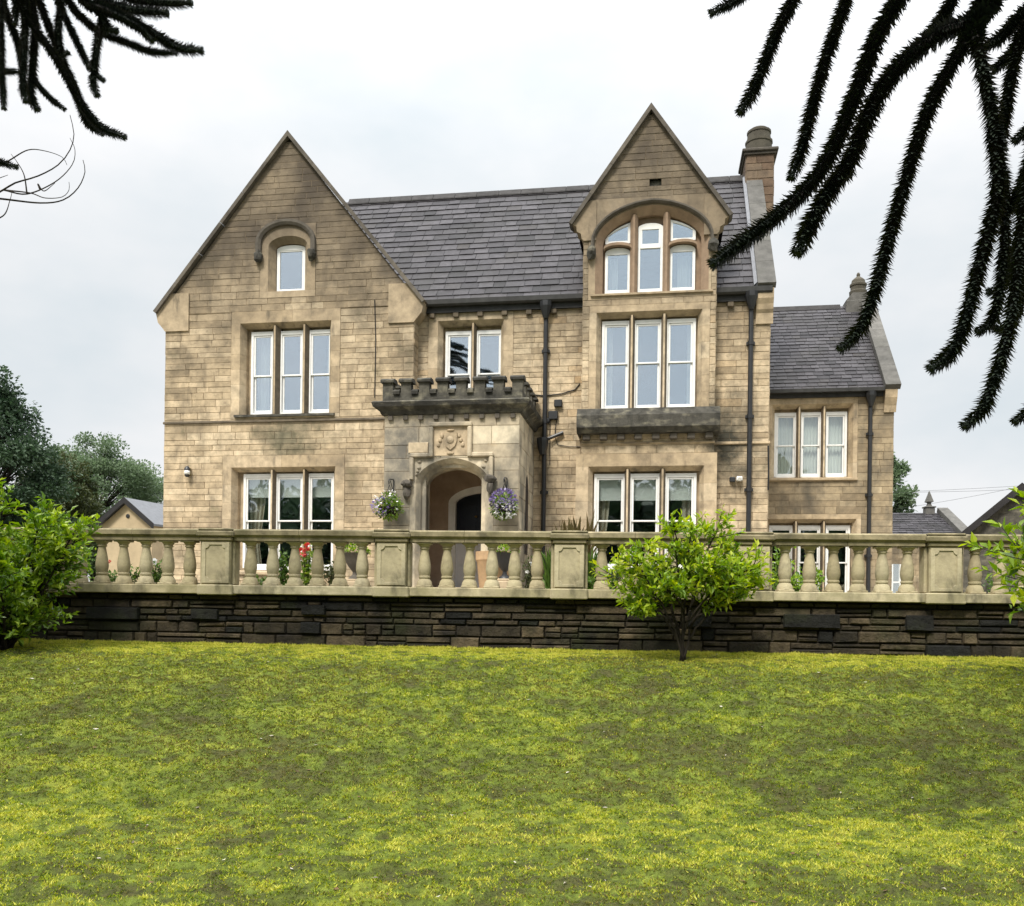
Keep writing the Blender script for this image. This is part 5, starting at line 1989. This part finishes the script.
# ------------------------------------------------------------------ plants, urns and baskets on the terrace
def border_plant(px, py_top, Y, width, label, leafm=None, n=260, lsize=.08, spiky=False, flowers=None, cat='plant', group='plants along the terrace', seed=1, name='border_plant'):
    rs = np.random.default_rng(seed)
    p = at(px, py_top, Y)
    base = Vector((p.x, p.y, EYE + .012))
    h = p.z - base.z
    root = empty(name, base)
    tag(root, label, cat, group)
    mb = MB()
    P, D, T, SZ = [], [], [], []
    for k in range(9):
        a = rs.uniform(0, 2 * PI)
        e = np.array([math.cos(a) * width * .45 * rs.random(), math.sin(a) * width * .45 * rs.random(), h * rs.uniform(.75, .98)])
        st = bezier((0, 0, 0), (e[0] * .3, e[1] * .3, h * .6), e, 8)
        mb.tube(st.tolist(), [.008 - .0007 * i for i in range(8)], 4)
        for j in range(n // 9):
            f = rs.uniform(.12, 1) * 6.99
            i = int(f)
            pp = st[i] * (1 - f + i) + st[i + 1] * (f - i)
            if spiky:
                P.append(pp * np.array([1, 1, .6]))
                D.append(np.array([rs.normal(0, .25), rs.normal(0, .25), 1]))
                SZ.append(h * rs.uniform(.25, .55))
            else:
                P.append(pp + rs.normal(0, width * .13, 3))
                D.append(rs.normal(size=3) + np.array([0, 0, .3]))
                SZ.append(lsize * rs.uniform(.6, 1.3))
            T.append(np.clip(rs.normal(.5, .22), 0, 1))
    mb.build('stem', M['bark'], root, smooth=True, fix=False)
    leaves('foliage', np.array(P), np.array(D), np.array(SZ), np.array(T), leafm or M['plantleaf'], root, aspect=.08 if spiky else .5)
    if flowers:
        fm, spots = flowers
        for fxx, fyy, r_ in spots:
            q = at(fxx, fyy, Y) - base
            n_ = 26
            v = sphere_pts(n_)
            leaves('flower', np.array(q)[None] + v * r_ * .35 + np.array([0, -width * .25, 0]), v, np.full(n_, r_ * .9), rs.random(n_), M[fm], root, aspect=.8)
    return root


border_plant(112, 570, 14.6, .4, 'low green plant with coral flowers left of the first whole pier', flowers=('petal_red', ((108, 566, .04), (112, 562, .03))), seed=1)
border_plant(134, 566, 14.4, .36, 'small green leafy plant second from the left behind the balusters', seed=2, n=220)
border_plant(156, 562, 14.5, .4, 'small plant with a white bloom behind the balusters near the garage', flowers=('petal_white', ((157, 562, .05),)), seed=3)
border_plant(260, 577, 14.2, .34, 'very low leafy plant in front of the left ground window', seed=4, n=200)
border_plant(283, 552, 14.4, .42, 'tall bushy green plant in front of the left ground window', seed=5, n=420)
border_plant(307, 544, 14.6, .42, 'rose bush with coral pink blooms right of the tall bushy plant', M['laurelleaf'], flowers=('petal_red', ((303, 553, .08), (309, 547, .07), (300, 560, .06))), seed=6, n=400, cat='rose bush', name='rose_bush')
border_plant(333, 562, 14.6, .42, 'straggly pale plant between the rose bush and the pale urn', M['oliveleaf'], seed=7, n=260)
border_plant(530, 560, 14.8, .36, 'grey leaved plant with small white flowers right of the porch', M['oliveleaf'], flowers=('petal_white', ((531, 564, .03), (527, 572, .03), (534, 577, .03))), seed=8, n=260)
border_plant(551, 546, 14.4, .3, 'tall grassy plant left of the central pier', spiky=True, seed=9, n=220)
border_plant(590, 548, 14.4, .34, 'tall grassy plant right of the central pier', spiky=True, seed=10, n=220)
border_plant(588, 576, 14.0, .26, 'rounded pale green plant at the foot of the central pier', seed=11, n=260)
border_plant(613, 568, 14.2, .5, 'leafy green plant behind the lawn shrub at its left', seed=12, n=360)
border_plant(780, 548, 15.2, .6, 'dark green bush left of the wing ground window', M['laurelleaf'], seed=13, n=520)
border_plant(812, 570, 14.6, .5, 'round clipped green bush in front of the wing ground window', M['laurelleaf'], seed=14, n=520)
border_plant(796, 575, 14.4, .4, 'small green bush between the dark bush and the clipped bush', M['laurelleaf'], seed=15, n=340)
border_plant(575, 516, 20.6, .85, 'wild dry stemmed bush against the wall between the porch and the bay', M['dryleaf'], spiky=True, seed=16, n=420, cat='bush', name='wild_bush')
border_plant(1000, 575, 15, .6, 'low plants beside the stone wall right of the last pier', seed=18, n=300)


def urn(px, Y, top_py, m_, label, w=.26, plant=True, seed=1):
    p = at(px, top_py, Y)
    root = empty('garden_urn', (p.x, p.y, EYE + .012))
    tag(root, label, 'urn', 'urns beside the porch')
    h = p.z - EYE - .012
    m = MB()
    m.box(-.19, .19, -.19, .19, 0, h - .60, .5, c=.02)
    m.box(-.16, .16, -.16, .16, h - .599, h - .55, .6, c=.01)
    m.build('pedestal', M['dressed'], root)
    m = MB()
    m.lathe([(.13, h - .549), (.12, h - .52), (.05, h - .46), (.045, h - .40), (.07, h - .37), (.13, h - .30), (.2, h - .18), (w, h - .04), (w + .04, h), (w - .02, h), (w - .08, h - .05)], 0, 0, 18, .5)
    m.build('bowl', m_, root, smooth=R(35))
    if plant:
        n_ = 240
        v = sphere_pts(n_)
        v[:, 2] = np.abs(v[:, 2])
        leaves('foliage', v * np.array([w, w, .16]) + np.array([0, 0, h]), v + rng.normal(0, .5, (n_, 3)), rng.uniform(.05, .12, n_), rng.random(n_), M['laurelleaf'], root)


urn(355, 19.0, 553, M['coping'], 'grey stone urn on a pale pedestal left of the porch')
urn(505, 19.2, 553, M['iron'], 'black urn on a pedestal right of the porch doorway')
tp = at(496, 552, 19.9)
root = empty('terracotta_planter', (tp.x, tp.y, EYE + .012))
tag(root, 'large orange terracotta planter behind the black urn', 'planter')
h = tp.z - EYE - .012
m = MB()
m.lathe([(.30, 0), (.36, h * .3), (.42, h * .8), (.45, h * .84), (.45, h), (.40, h), (.38, h * .86)], 0, 0, 24, .5)
m.build('pot', M['terracotta'], root, smooth=R(30))
m = MB()
m.lathe([(.02, h * .86), (.39, h * .88)], 0, 0, 20, .3)
m.build('soil', M['soil'], root)


def basket(px, py, label, mix, seed):
    u, zz = hp(px, py, YP - .35)
    wpos = hw(u, YP - .35, zz)
    root = empty('hanging_basket', wpos, HROT)
    tag(root, label, 'hanging basket', 'hanging baskets at the porch')
    rs = np.random.default_rng(seed)
    m = MB()
    m.lathe([(.02, -.24), (.12, -.21), (.19, -.13), (.22, -.02), (.20, -.02)], 0, 0, 16, .3)
    m.build('basket', M['bark'], root)
    m = MB()
    for k in range(3):
        a = 2 * PI * k / 3
        m.tube([(.2 * math.cos(a), .2 * math.sin(a), -.02), (0, 0, .48)], .006, 4)
    m.build('chain', M['iron'], root)
    m = MB()
    m.tube([(0, .34, .30), (0, .34, .62), (0, .30, .64), (0, 0, .60), (-.0, -.04, .56), (0, -.02, .49)], .014, 6)
    m.tube([(0, .34, .34), (0, .2, .46), (0, .08, .58)], .01, 6)
    m.build('bracket', M['iron'], root)
    n_ = 900
    v = sphere_pts(n_) * (rs.random((n_, 1)) ** .4)
    pts = v * np.array([.30, .28, .30]) + np.array([0, 0, -.02])
    leaves('foliage', pts, v + rs.normal(0, .5, (n_, 3)), rs.uniform(.05, .1, n_), rs.random(n_) * .8, M['laurelleaf'], root)
    for mname, n_, (cx_, cz_), sp in mix:
        v = sphere_pts(n_)
        v[:, 1] = -np.abs(v[:, 1])
        pts = v * np.array([sp, .34, sp * .85]) + np.array([cx_, 0, cz_])
        leaves('flowers', pts, v + rs.normal(0, .5, (n_, 3)), rs.uniform(.045, .08, n_), rs.random(n_), M[mname], root, aspect=.9)


basket(389, 506, 'hanging basket of mostly green foliage with a few white flowers left of the porch arch', [('petal_white', 34, (-.05, .08), .30), ('petal_purple', 90, (-.14, -.02), .22)], 3)
basket(504, 505, 'hanging basket full of purple flowers right of the porch arch', [('petal_purple', 300, (0, .08), .28), ('petal_white', 110, (.04, -.10), .24)], 4)

# wall lamps
u, zz = hp(190, 472, YG)
wl = empty('wall_lamp', hw(u, YG - .02, zz), HROT)
tag(wl, 'small brass bulkhead wall lamp on the big gable left of its ground window', 'wall lamp')
m = MB()
m.box(-.05, .05, -.03, 0, -.1, .1, .4, c=.01)
m.tube([(0, -.03, .02), (0, -.11, .05)], .02, 8)
m.build('back_plate', M['brass'], wl)
m = MB()
m.lathe([(.04, -.15), (.065, -.10), (.07, .02), (.08, .03), (.07, .08), (.03, .13)], 0, -.12, 12, .5)
m.build('lantern', M['iron'], wl, smooth=R(40))
m = MB()
m.lathe([(.071, -.085), (.074, -.03), (.071, .015)], 0, -.12, 12, .9)
m.build('lens', M['white'], wl, smooth=True)
u, zz = hp(736, 480, 0)
sc = empty('security_light', hw(u, -.02, zz), HROT)
tag(sc, 'small white and black security light beside the right hand downpipe', 'security light')
m = MB()
m.box(-.16, -.02, -.10, 0, -.06, .06, .5, c=.02)
m.build('sensor', M['iron'], sc)
m = MB()
m.box(0, .14, -.14, 0, -.04, .07, .5, c=.02)
m.tube([(.07, -.14, .02), (.07, -.18, .0)], .045, 10, .9)
m.build('lamp_head', M['white'], sc)

# ------------------------------------------------------------------ shrubs on the lawn


def gpos(px, Y):
    x = ray(px, 640)[0] * Y
    return (x, Y, float(lawn_h(x, Y)) - .03)


p = gpos(683, 11.75)
cs = shrub('leafy_shrub', p, 1.2, 2.12, 'bright yellow green shrub on several bare stems in the middle of the lawn edge', M['shrubleaf'], nst=6, lsize=.115, ntw=33, lpt=11, seed=21, low=.44,
      ends=[(-.5, .3, 1.62), (-.18, -.2, 1.78), (.14, .25, 1.86), (.46, -.1, 1.86), (.72, .3, 1.6), (-.8, -.3, 1.42),
            (-.93, .2, 1.15), (.95, -.2, 1.32), (1.0, .2, 1.08), (-.66, -.1, .66), (-.4, .5, 1.2), (.3, -.5, 1.3), (.02, 0, 1.5), (.6, -.5, 1.1), (-.3, -.5, .95), (.72, 0, .9)])
cs.scale = (.92, .92, .97)
p = gpos(4, 12.2)
shrub('leafy_shrub', p, 1.4, 2.34, 'broad green shrub at the left end of the dark wall', M['laurelleaf'], nst=18, lsize=.125, ntw=50, lpt=14, seed=33, low=.06)
p = gpos(1112, 9.8)
shrub('leafy_shrub', p, .95, 3.1, 'large leaved pale green shrub leaning in at the right edge', M['shrubleaf'], nst=11, lsize=.17, ntw=26, lpt=10, seed=45, low=.55)

# ------------------------------------------------------------------ monkey puzzle trees


def smooth(pts, n):
    pts = np.array(pts, dtype=float)
    t = np.concatenate([[0], np.cumsum(np.linalg.norm(np.diff(pts, axis=0), axis=1))])
    out_ = []
    P = np.vstack([2 * pts[0] - pts[1], pts, 2 * pts[-1] - pts[-2]])
    segs = len(pts) - 1
    for i in range(segs):
        k = max(2, int(n * (t[i + 1] - t[i]) / t[-1]))
        for j in range(k):
            f = j / k
            p0, p1, p2, p3 = P[i], P[i + 1], P[i + 2], P[i + 3]
            out_.append(.5 * (2 * p1 + (p2 - p0) * f + (2 * p0 - 5 * p1 + 4 * p2 - p3) * f * f + (3 * p1 - p0 - 3 * p2 + p3) * f ** 3))
    out_.append(pts[-1])
    return np.array(out_)


def ara_branch(parent, pts, core, leaf, name='branch', per=9, gap=.016, tipk=1.0, rs=None):
    """scaly branch: woody core tube + spirals of stiff pointed leaves. pts in world"""
    off = np.array(parent.location)
    pts = np.array(pts) - off
    L_ = np.sum(np.linalg.norm(np.diff(pts, axis=0), axis=1))
    sp = smooth(pts, max(14, int(L_ / .05)))
    seg = np.linalg.norm(np.diff(sp, axis=0), axis=1)
    cum = np.concatenate([[0], np.cumsum(seg)])
    mb = MB()
    n = len(sp)
    rad = [core * (1 - .25 * i / (n - 1)) for i in range(n)]
    rad[-1] = core * .25
    rad[-2] = core * .6
    mb.tube(sp.tolist(), rad, 7, .3)
    mb.blob(sp[-1], (core * .85,) * 3, .4, 1, sub=1, jit=.1)
    mb.m[-80:] = [1] * min(80, len(mb.m))
    nr = int(cum[-1] / gap)
    P, Dv, SZ, TT, SD = [], [], [], [], []
    for k in range(nr + 4):
        s_ = min(cum[-1], k * gap)
        i = min(n - 2, int(np.searchsorted(cum, s_, 'right') - 1))
        f = (s_ - cum[i]) / max(1e-6, seg[i])
        c = sp[i] * (1 - f) + sp[i + 1] * f
        d = sp[i + 1] - sp[i]
        d /= np.linalg.norm(d) + 1e-9
        a = np.cross(d, [0.3, .2, 1.0])
        a /= np.linalg.norm(a) + 1e-9
        b = np.cross(d, a)
        tip = max(0, (s_ - cum[-1] + .10) / .10)
        for j in range(per):
            an = 2 * PI * (j + .5 * (k % 2)) / per + rs.uniform(-.15, .15) + k * .11
            rdir = a * math.cos(an) + b * math.sin(an)
            g_ = rs.uniform(.3, .9)
            ld = rdir * (1 - .1 * tip) + d * (g_ + .35 * tip)
            P.append(c + rdir * core * .75)
            Dv.append(ld / np.linalg.norm(ld))
            SD.append(np.cross(ld, rdir))
            SZ.append(leaf * rs.uniform(.8, 1.15) * (1 - .4 * tip))
            TT.append(np.clip(rs.normal(.45, .25), 0, 1))
    P, Dv, SD, SZ = np.array(P), np.array(Dv), np.array(SD), np.array(SZ)
    SD /= np.linalg.norm(SD, axis=1, keepdims=True) + 1e-9
    v = np.empty((len(P), 3, 3))
    wv = SD * (SZ * .24)[:, None]
    v[:, 0] = P - wv
    v[:, 1] = P + wv
    v[:, 2] = P + Dv * SZ[:, None]
    o0 = len(mb.v)
    mb.v.extend(map(tuple, v.reshape(-1, 3).tolist()))
    for k in range(len(P)):
        mb.f.append([o0 + 3 * k, o0 + 3 * k + 1, o0 + 3 * k + 2])
        mb.t.append(float(TT[k]))
        mb.m.append(1)
    return mb.build(name, [M['araubark'], M['araucaria']], parent, fix=False)


def px_path(path, Y, dY=0.0):
    n = len(path)
    return [np.array(at(p[0], p[1], Y + dY * i / max(1, n - 1))) for i, p in enumerate(path)]


rs = np.random.default_rng(99)
# right-hand tree: trunk just outside the frame
RT = empty('monkey_puzzle_tree', (5.2, 5.6, 0))
tag(RT, 'nearer monkey puzzle tree drooping dark spiky branches in from the top right', 'tree', 'monkey puzzle trees framing the view')
m = MB()
m.tube([(0, 0, -.3), (.03, .02, 2), (0, 0, 5), (-.02, .05, 9.5), (0, 0, 12)], [.34, .3, .24, .15, .03], 14, .5)
m.build('trunk', M['araubark'], RT, smooth=True)
Yr = 5.0
node = np.array(at(975, 20, Yr))
hub = np.array([5.15, 5.6, 5.3])
hub2 = np.array([5.15, 5.6, 6.6])
mid_up = np.array(at(960, -110, 5.1))
RB = [
    ([hub, np.array(at(1040, -30, 5.2)), np.array(at(990, 6, 5.05)), node, *px_path(((956, 28), (940, 33), (906, 60), (882, 89), (866, 120), (850, 161), (828, 193), (814, 218), (798, 251)), Yr)], .036, .062),
    ([hub2, mid_up + np.array([.5, 0, .25]), mid_up, *px_path(((928, -60), (905, -10), (896, 4), (877, 37), (864, 71), (851, 106), (836, 143), (815, 179), (783, 211), (748, 238), (714, 263)), 5.05, -.15)], .030, .058),
    ([mid_up, *px_path(((880, -60), (850, -16), (845, 4), (833, 38), (822, 72), (812, 109), (802, 148), (792, 177)), 5.15)], .024, .05),
    ([mid_up, *px_path(((850, -80), (803, -25), (792, 4), (779, 27), (766, 60), (753, 91), (741, 111)), 5.3)], .026, .05),
    ([mid_up, *px_path(((830, -90), (765, -25), (737, 0), (712, 13)), 5.4)], .022, .045),
    ([node, *px_path(((964, 45), (945, 76), (928, 111), (915, 149), (903, 190), (892, 228), (882, 265), (873, 298), (860, 330), (842, 348)), 4.95)], .027, .054),
    ([node, *px_path(((976, 40), (983, 70), (991, 108), (996, 152), (998, 190), (990, 228), (978, 272), (966, 319), (953, 351), (932, 368)), 4.9)], .030, .056),
    ([np.array(at(994, 130, 4.9)), *px_path(((1000, 160), (1004, 190), (1005, 237), (1000, 290), (992, 322), (980, 331)), 5.0)], .024, .05),
    ([hub, *px_path(((1075, -30), (1045, 90), (1030, 170), (1023, 215), (1019, 260), (1013, 306), (1004, 350), (991, 390), (982, 411), (966, 425)), 4.8)], .028, .054),
    ([hub, *px_path(((1080, -20), (1040, 10), (1020, 38), (1011, 79), (1004, 120), (999, 158)), 5.1)], .025, .05),
    ([np.array(at(1050, 0, 5.1)), *px_path(((1024, 12), (1004, 35), (984, 48)), 5.1)], .024, .05),
    ([np.array(at(985, 10, 5.05)), *px_path(((981, 0), (975, 18), (968, 28)), 5.05)], .024, .05),
    ([np.array(at(970, -40, 5.1)), *px_path(((953, -2), (943, 18), (928, 34)), 5.15)], .024, .05),
    ([np.array(at(1060, 110, 5.0)), *px_path(((1036, 150), (1022, 183), (1012, 206), (999, 219)), 5.0)], .022, .048),
    ([np.array(at(1050, 330, 4.9)), *px_path(((1044, 370), (1034, 405), (1016, 421)), 4.9)], .022, .048),
    ([np.array(at(1060, 40, 5.2)), *px_path(((1028, 40), (1010, 56), (996, 68)), 5.2)], .024, .048),
    ([np.array(at(1060, 100, 5.3)), *px_path(((1040, 118), (1026, 132), (1016, 140)), 5.3)], .022, .048),
    ([np.array(at(1070, 10, 5.0)), *px_path(((1046, 70), (1036, 160), (1030, 240), (1022, 300), (1006, 330), (988, 290 + 35)), 5.25)], .02, .045),
    ([np.array(at(1060, 200, 5.0)), *px_path(((1020, 240), (1003, 285), (990, 292)), 5.1)], .02, .045),
]
for pts, core, leaf in RB:
    ara_branch(RT, pts, core * .92, leaf * .95, rs=rs, per=11)
# boughs outside the picture that complete the tree
for k in range(16):
    a = rs.uniform(0, 2 * PI)
    z_ = rs.uniform(5.6, 11)
    d = np.array([math.cos(a), math.sin(a), 0])
    L_ = (12.6 - z_) * .42 + .6
    c = np.array([5.2, 5.6, z_])
    e = c + d * L_ + np.array([0, 0, -.5])
    if e[0] / max(.5, e[1]) < .50 and e[1] > .3 and (e[2] - 1.6) / e[1] < .75:
        continue
    ara_branch(RT, [c, c + d * L_ * .5 + np.array([0, 0, .15]), e], .035, .09, per=7, gap=.04, rs=rs)

# left-hand tree, farther off
LT = empty('monkey_puzzle_tree', (-8.6, 9.6, 0))
tag(LT, 'farther monkey puzzle tree hanging thinner dark branches in from the top left', 'tree', 'monkey puzzle trees framing the view')
m = MB()
m.tube([(0, 0, -.3), (.03, .02, 3), (0, 0, 7), (-.02, .05, 11.5), (0, 0, 14)], [.36, .32, .26, .16, .03], 14, .5)
m.build('trunk', M['araubark'], LT, smooth=True)
Yl = 9.0
hubl = np.array([-8.55, 9.6, 8.6])
hubl2 = np.array([-8.55, 9.6, 9.3])
nodeA = np.array(at(40, -70, 9.1))
nodeB = np.array(at(-30, -40, 9.1))
LB = [
    ([hubl2, nodeA + np.array([-1.2, .2, .2]), nodeA, *px_path(((72, -20), (86, 3), (109, 10), (132, 21), (157, 36), (178, 48), (201, 51)), Yl)], .04, .062),
    ([nodeA, *px_path(((60, -20), (69, 2), (84, 20), (102, 33), (127, 43), (152, 52), (175, 53)), 9.1)], .03, .05),
    ([nodeA, *px_path(((84, -20), (102, 1), (122, 8), (142, 11), (166, 13)), 9.1)], .045, .065),
    ([nodeA, *px_path(((100, -22), (127, -3), (157, 2), (190, 3)), 9.1)], .045, .06),
    ([np.array(at(96, 2, 9.0)), *px_path(((102, 15), (107, 28), (116, 31)), 9.0)], .04, .055),
    ([np.array(at(88, 5, 9.0)), *px_path(((110, 12), (140, 28), (152, 40)), 8.95)], .04, .055),
    ([np.array(at(104, 20, 9.05)), *px_path(((99, 33), (95, 63), (93, 84), (97, 95)), 9.0)], .033, .05),
    ([np.array(at(94, 60, 9.0)), *px_path(((95, 73), (103, 80)), 9.0)], .026, .045),
    ([nodeA, *px_path(((50, -25), (61, 8), (76, 40), (89, 68)), 9.2)], .028, .045),
    ([nodeA, *px_path(((30, -25), (41, 6), (58, 50), (74, 86), (86, 121), (102, 133)), 9.15)], .03, .05),
    ([nodeB, *px_path(((8, -20), (26, 15), (51, 51), (69, 81), (84, 108), (102, 128), (124, 137)), 9.0)], .034, .05),
    ([nodeB, *px_path(((18, -30), (25, 2), (24, 50), (23, 84), (26, 101)), 9.0)], .034, .05),
    ([nodeA, *px_path(((26, -30), (31, 0), (35, 25), (33, 63), (31, 97), (37, 109)), 9.1)], .036, .052),
    ([nodeB, *px_path(((-6, -25), (5, 10), (18, 43), (23, 68)), 9.2)], .03, .05),
    ([nodeB, *px_path(((-2, -10), (1, 38), (2, 76), (4, 108)), 8.9)], .026, .045),
    ([np.array(at(-30, 62, 9.1)), *px_path(((-8, 68), (4, 71), (20, 72)), 9.1)], .026, .045),
    ([np.array(at(31, 70, 9.1)), *px_path(((38, 85), (51, 99), (64, 109)), 9.1)], .022, .04),
    ([nodeA, *px_path(((56, -25), (61, 4), (58, 30), (61, 55), (68, 53)), 9.05)], .033, .05),
    ([nodeB, *px_path(((8, -30), (16, 0), (15, 23)), 9.0)], .033, .05),
    ([np.array(at(-60, 145, 9.2)), *px_path(((-20, 156), (0, 162), (16, 167)), 9.2)], .026, .045),
    ([hubl, nodeB + np.array([-1.4, .2, .1]), nodeB], .06, .07),
    ([nodeB, nodeA], .05, .06),
]
for pts, core, leaf in LB:
    ara_branch(LT, pts, core * .92, leaf * .92, per=10, gap=.016, rs=rs)
for k in range(14):
    a = rs.uniform(0, 2 * PI)
    z_ = rs.uniform(9.6, 13)
    d = np.array([math.cos(a), math.sin(a), 0])
    L_ = (14.4 - z_) * .5 + .5
    c = np.array([-8.6, 9.6, z_])
    e = c + d * L_ + np.array([0, 0, -.6])
    if e[0] / max(.5, e[1]) > -.66 and (e[2] - 1.6) / e[1] < .74:
        continue
    ara_branch(LT, [c, c + d * L_ * .5 + np.array([0, 0, .15]), e], .04, .09, per=7, gap=.05, rs=rs)
for k in range(24):
    a = rs.uniform(-1.25, 1.0)
    z_ = rs.uniform(10.2, 12.8)
    L_ = min(3.9, (15.2 - z_) * .85)
    d = np.array([math.cos(a), math.sin(a), 0])
    c = np.array([-8.6, 9.6, z_])
    e = c + d * L_ + np.array([0, 0, -.35])
    if (e[2] - 1.6) / e[1] < .74 or (c[2] - 1.6) / c[1] < .74:
        continue
    ara_branch(LT, [c, c + d * L_ * .5 + np.array([0, 0, .15]), e], .05, .10, per=7, gap=.05, rs=rs)
# bare dead twigs under it
m = MB()
TW = [((-70, 205), (-20, 200), (3, 190), (15, 183), (38, 176), (58, 165), (70, 150), (74, 134), (70, 115)),
      ((3, 190), (27, 194), (55, 182), (72, 165), (75, 150), (70, 138)),
      ((-10, 172), (10, 160), (28, 150), (45, 151), (62, 157), (67, 165)),
      ((-30, 196), (2, 199), (40, 203), (63, 200), (78, 188), (85, 172), (83, 160)),
      ((3, 190), (30, 193), (45, 198), (62, 197), (69, 190), (69, 182)),
      ((27, 194), (24, 175), (17, 162), (11, 154)),
      ((-12, 222), (4, 215), (10, 200), (12, 192)),
      ((40, 190), (38, 184), (44, 191), (55, 183)), ((-20, 185), (8, 175))]
for i, p in enumerate(TW):
    sp = smooth(px_path(p, 9.3 + .05 * i), 26) - np.array(LT.location)
    m.tube(sp.tolist(), [(.013 if i in (0, 3) else .009) * (1 - .75 * k / len(sp)) for k in range(len(sp))], 5, .5)
q = np.array(at(-70, 205, 9.3)) - np.array(LT.location)
m.tube([(0, 0, q[2] + .3), ((q / 2)[0], (q / 2)[1], q[2] + .2), q.tolist()], [.03, .02, .013], 6, .5)
m.build('dead_twigs', M['bark'], LT, smooth=True, fix=False)

# ------------------------------------------------------------------ woodland behind the viewer (mirrored in the ground-floor windows)
P, D, T, SZ = [], [], [], []
for k in range(150):
    c = np.array([rs.uniform(-42, 34), rs.uniform(-31, -20), 0])
    hgt = rs.uniform(9.5, 13.5) * (1 + .12 * math.sin(c[0] * .4))
    n_ = 260
    v = rs.normal(size=(n_, 3))
    v /= np.linalg.norm(v, axis=1, keepdims=True)
    v *= rs.random((n_, 1)) ** .35
    P.append(c + np.array([0, 0, hgt * .52]) + v * np.array([2.6, 2.2, hgt * .5]))
    D.append(v + rs.normal(0, .4, (n_, 3)))
    T.append(np.clip(rs.normal(.4, .2, n_), 0, 1))
    SZ.append(rs.uniform(.6, 1.2, n_))
wd = leaves('woodland', np.concatenate(P), np.concatenate(D), np.concatenate(SZ), np.concatenate(T), M['darkleaf'], aspect=.7)
tag(wd, 'dark belt of trees behind the viewer mirrored in the windows', 'trees', kind='stuff')
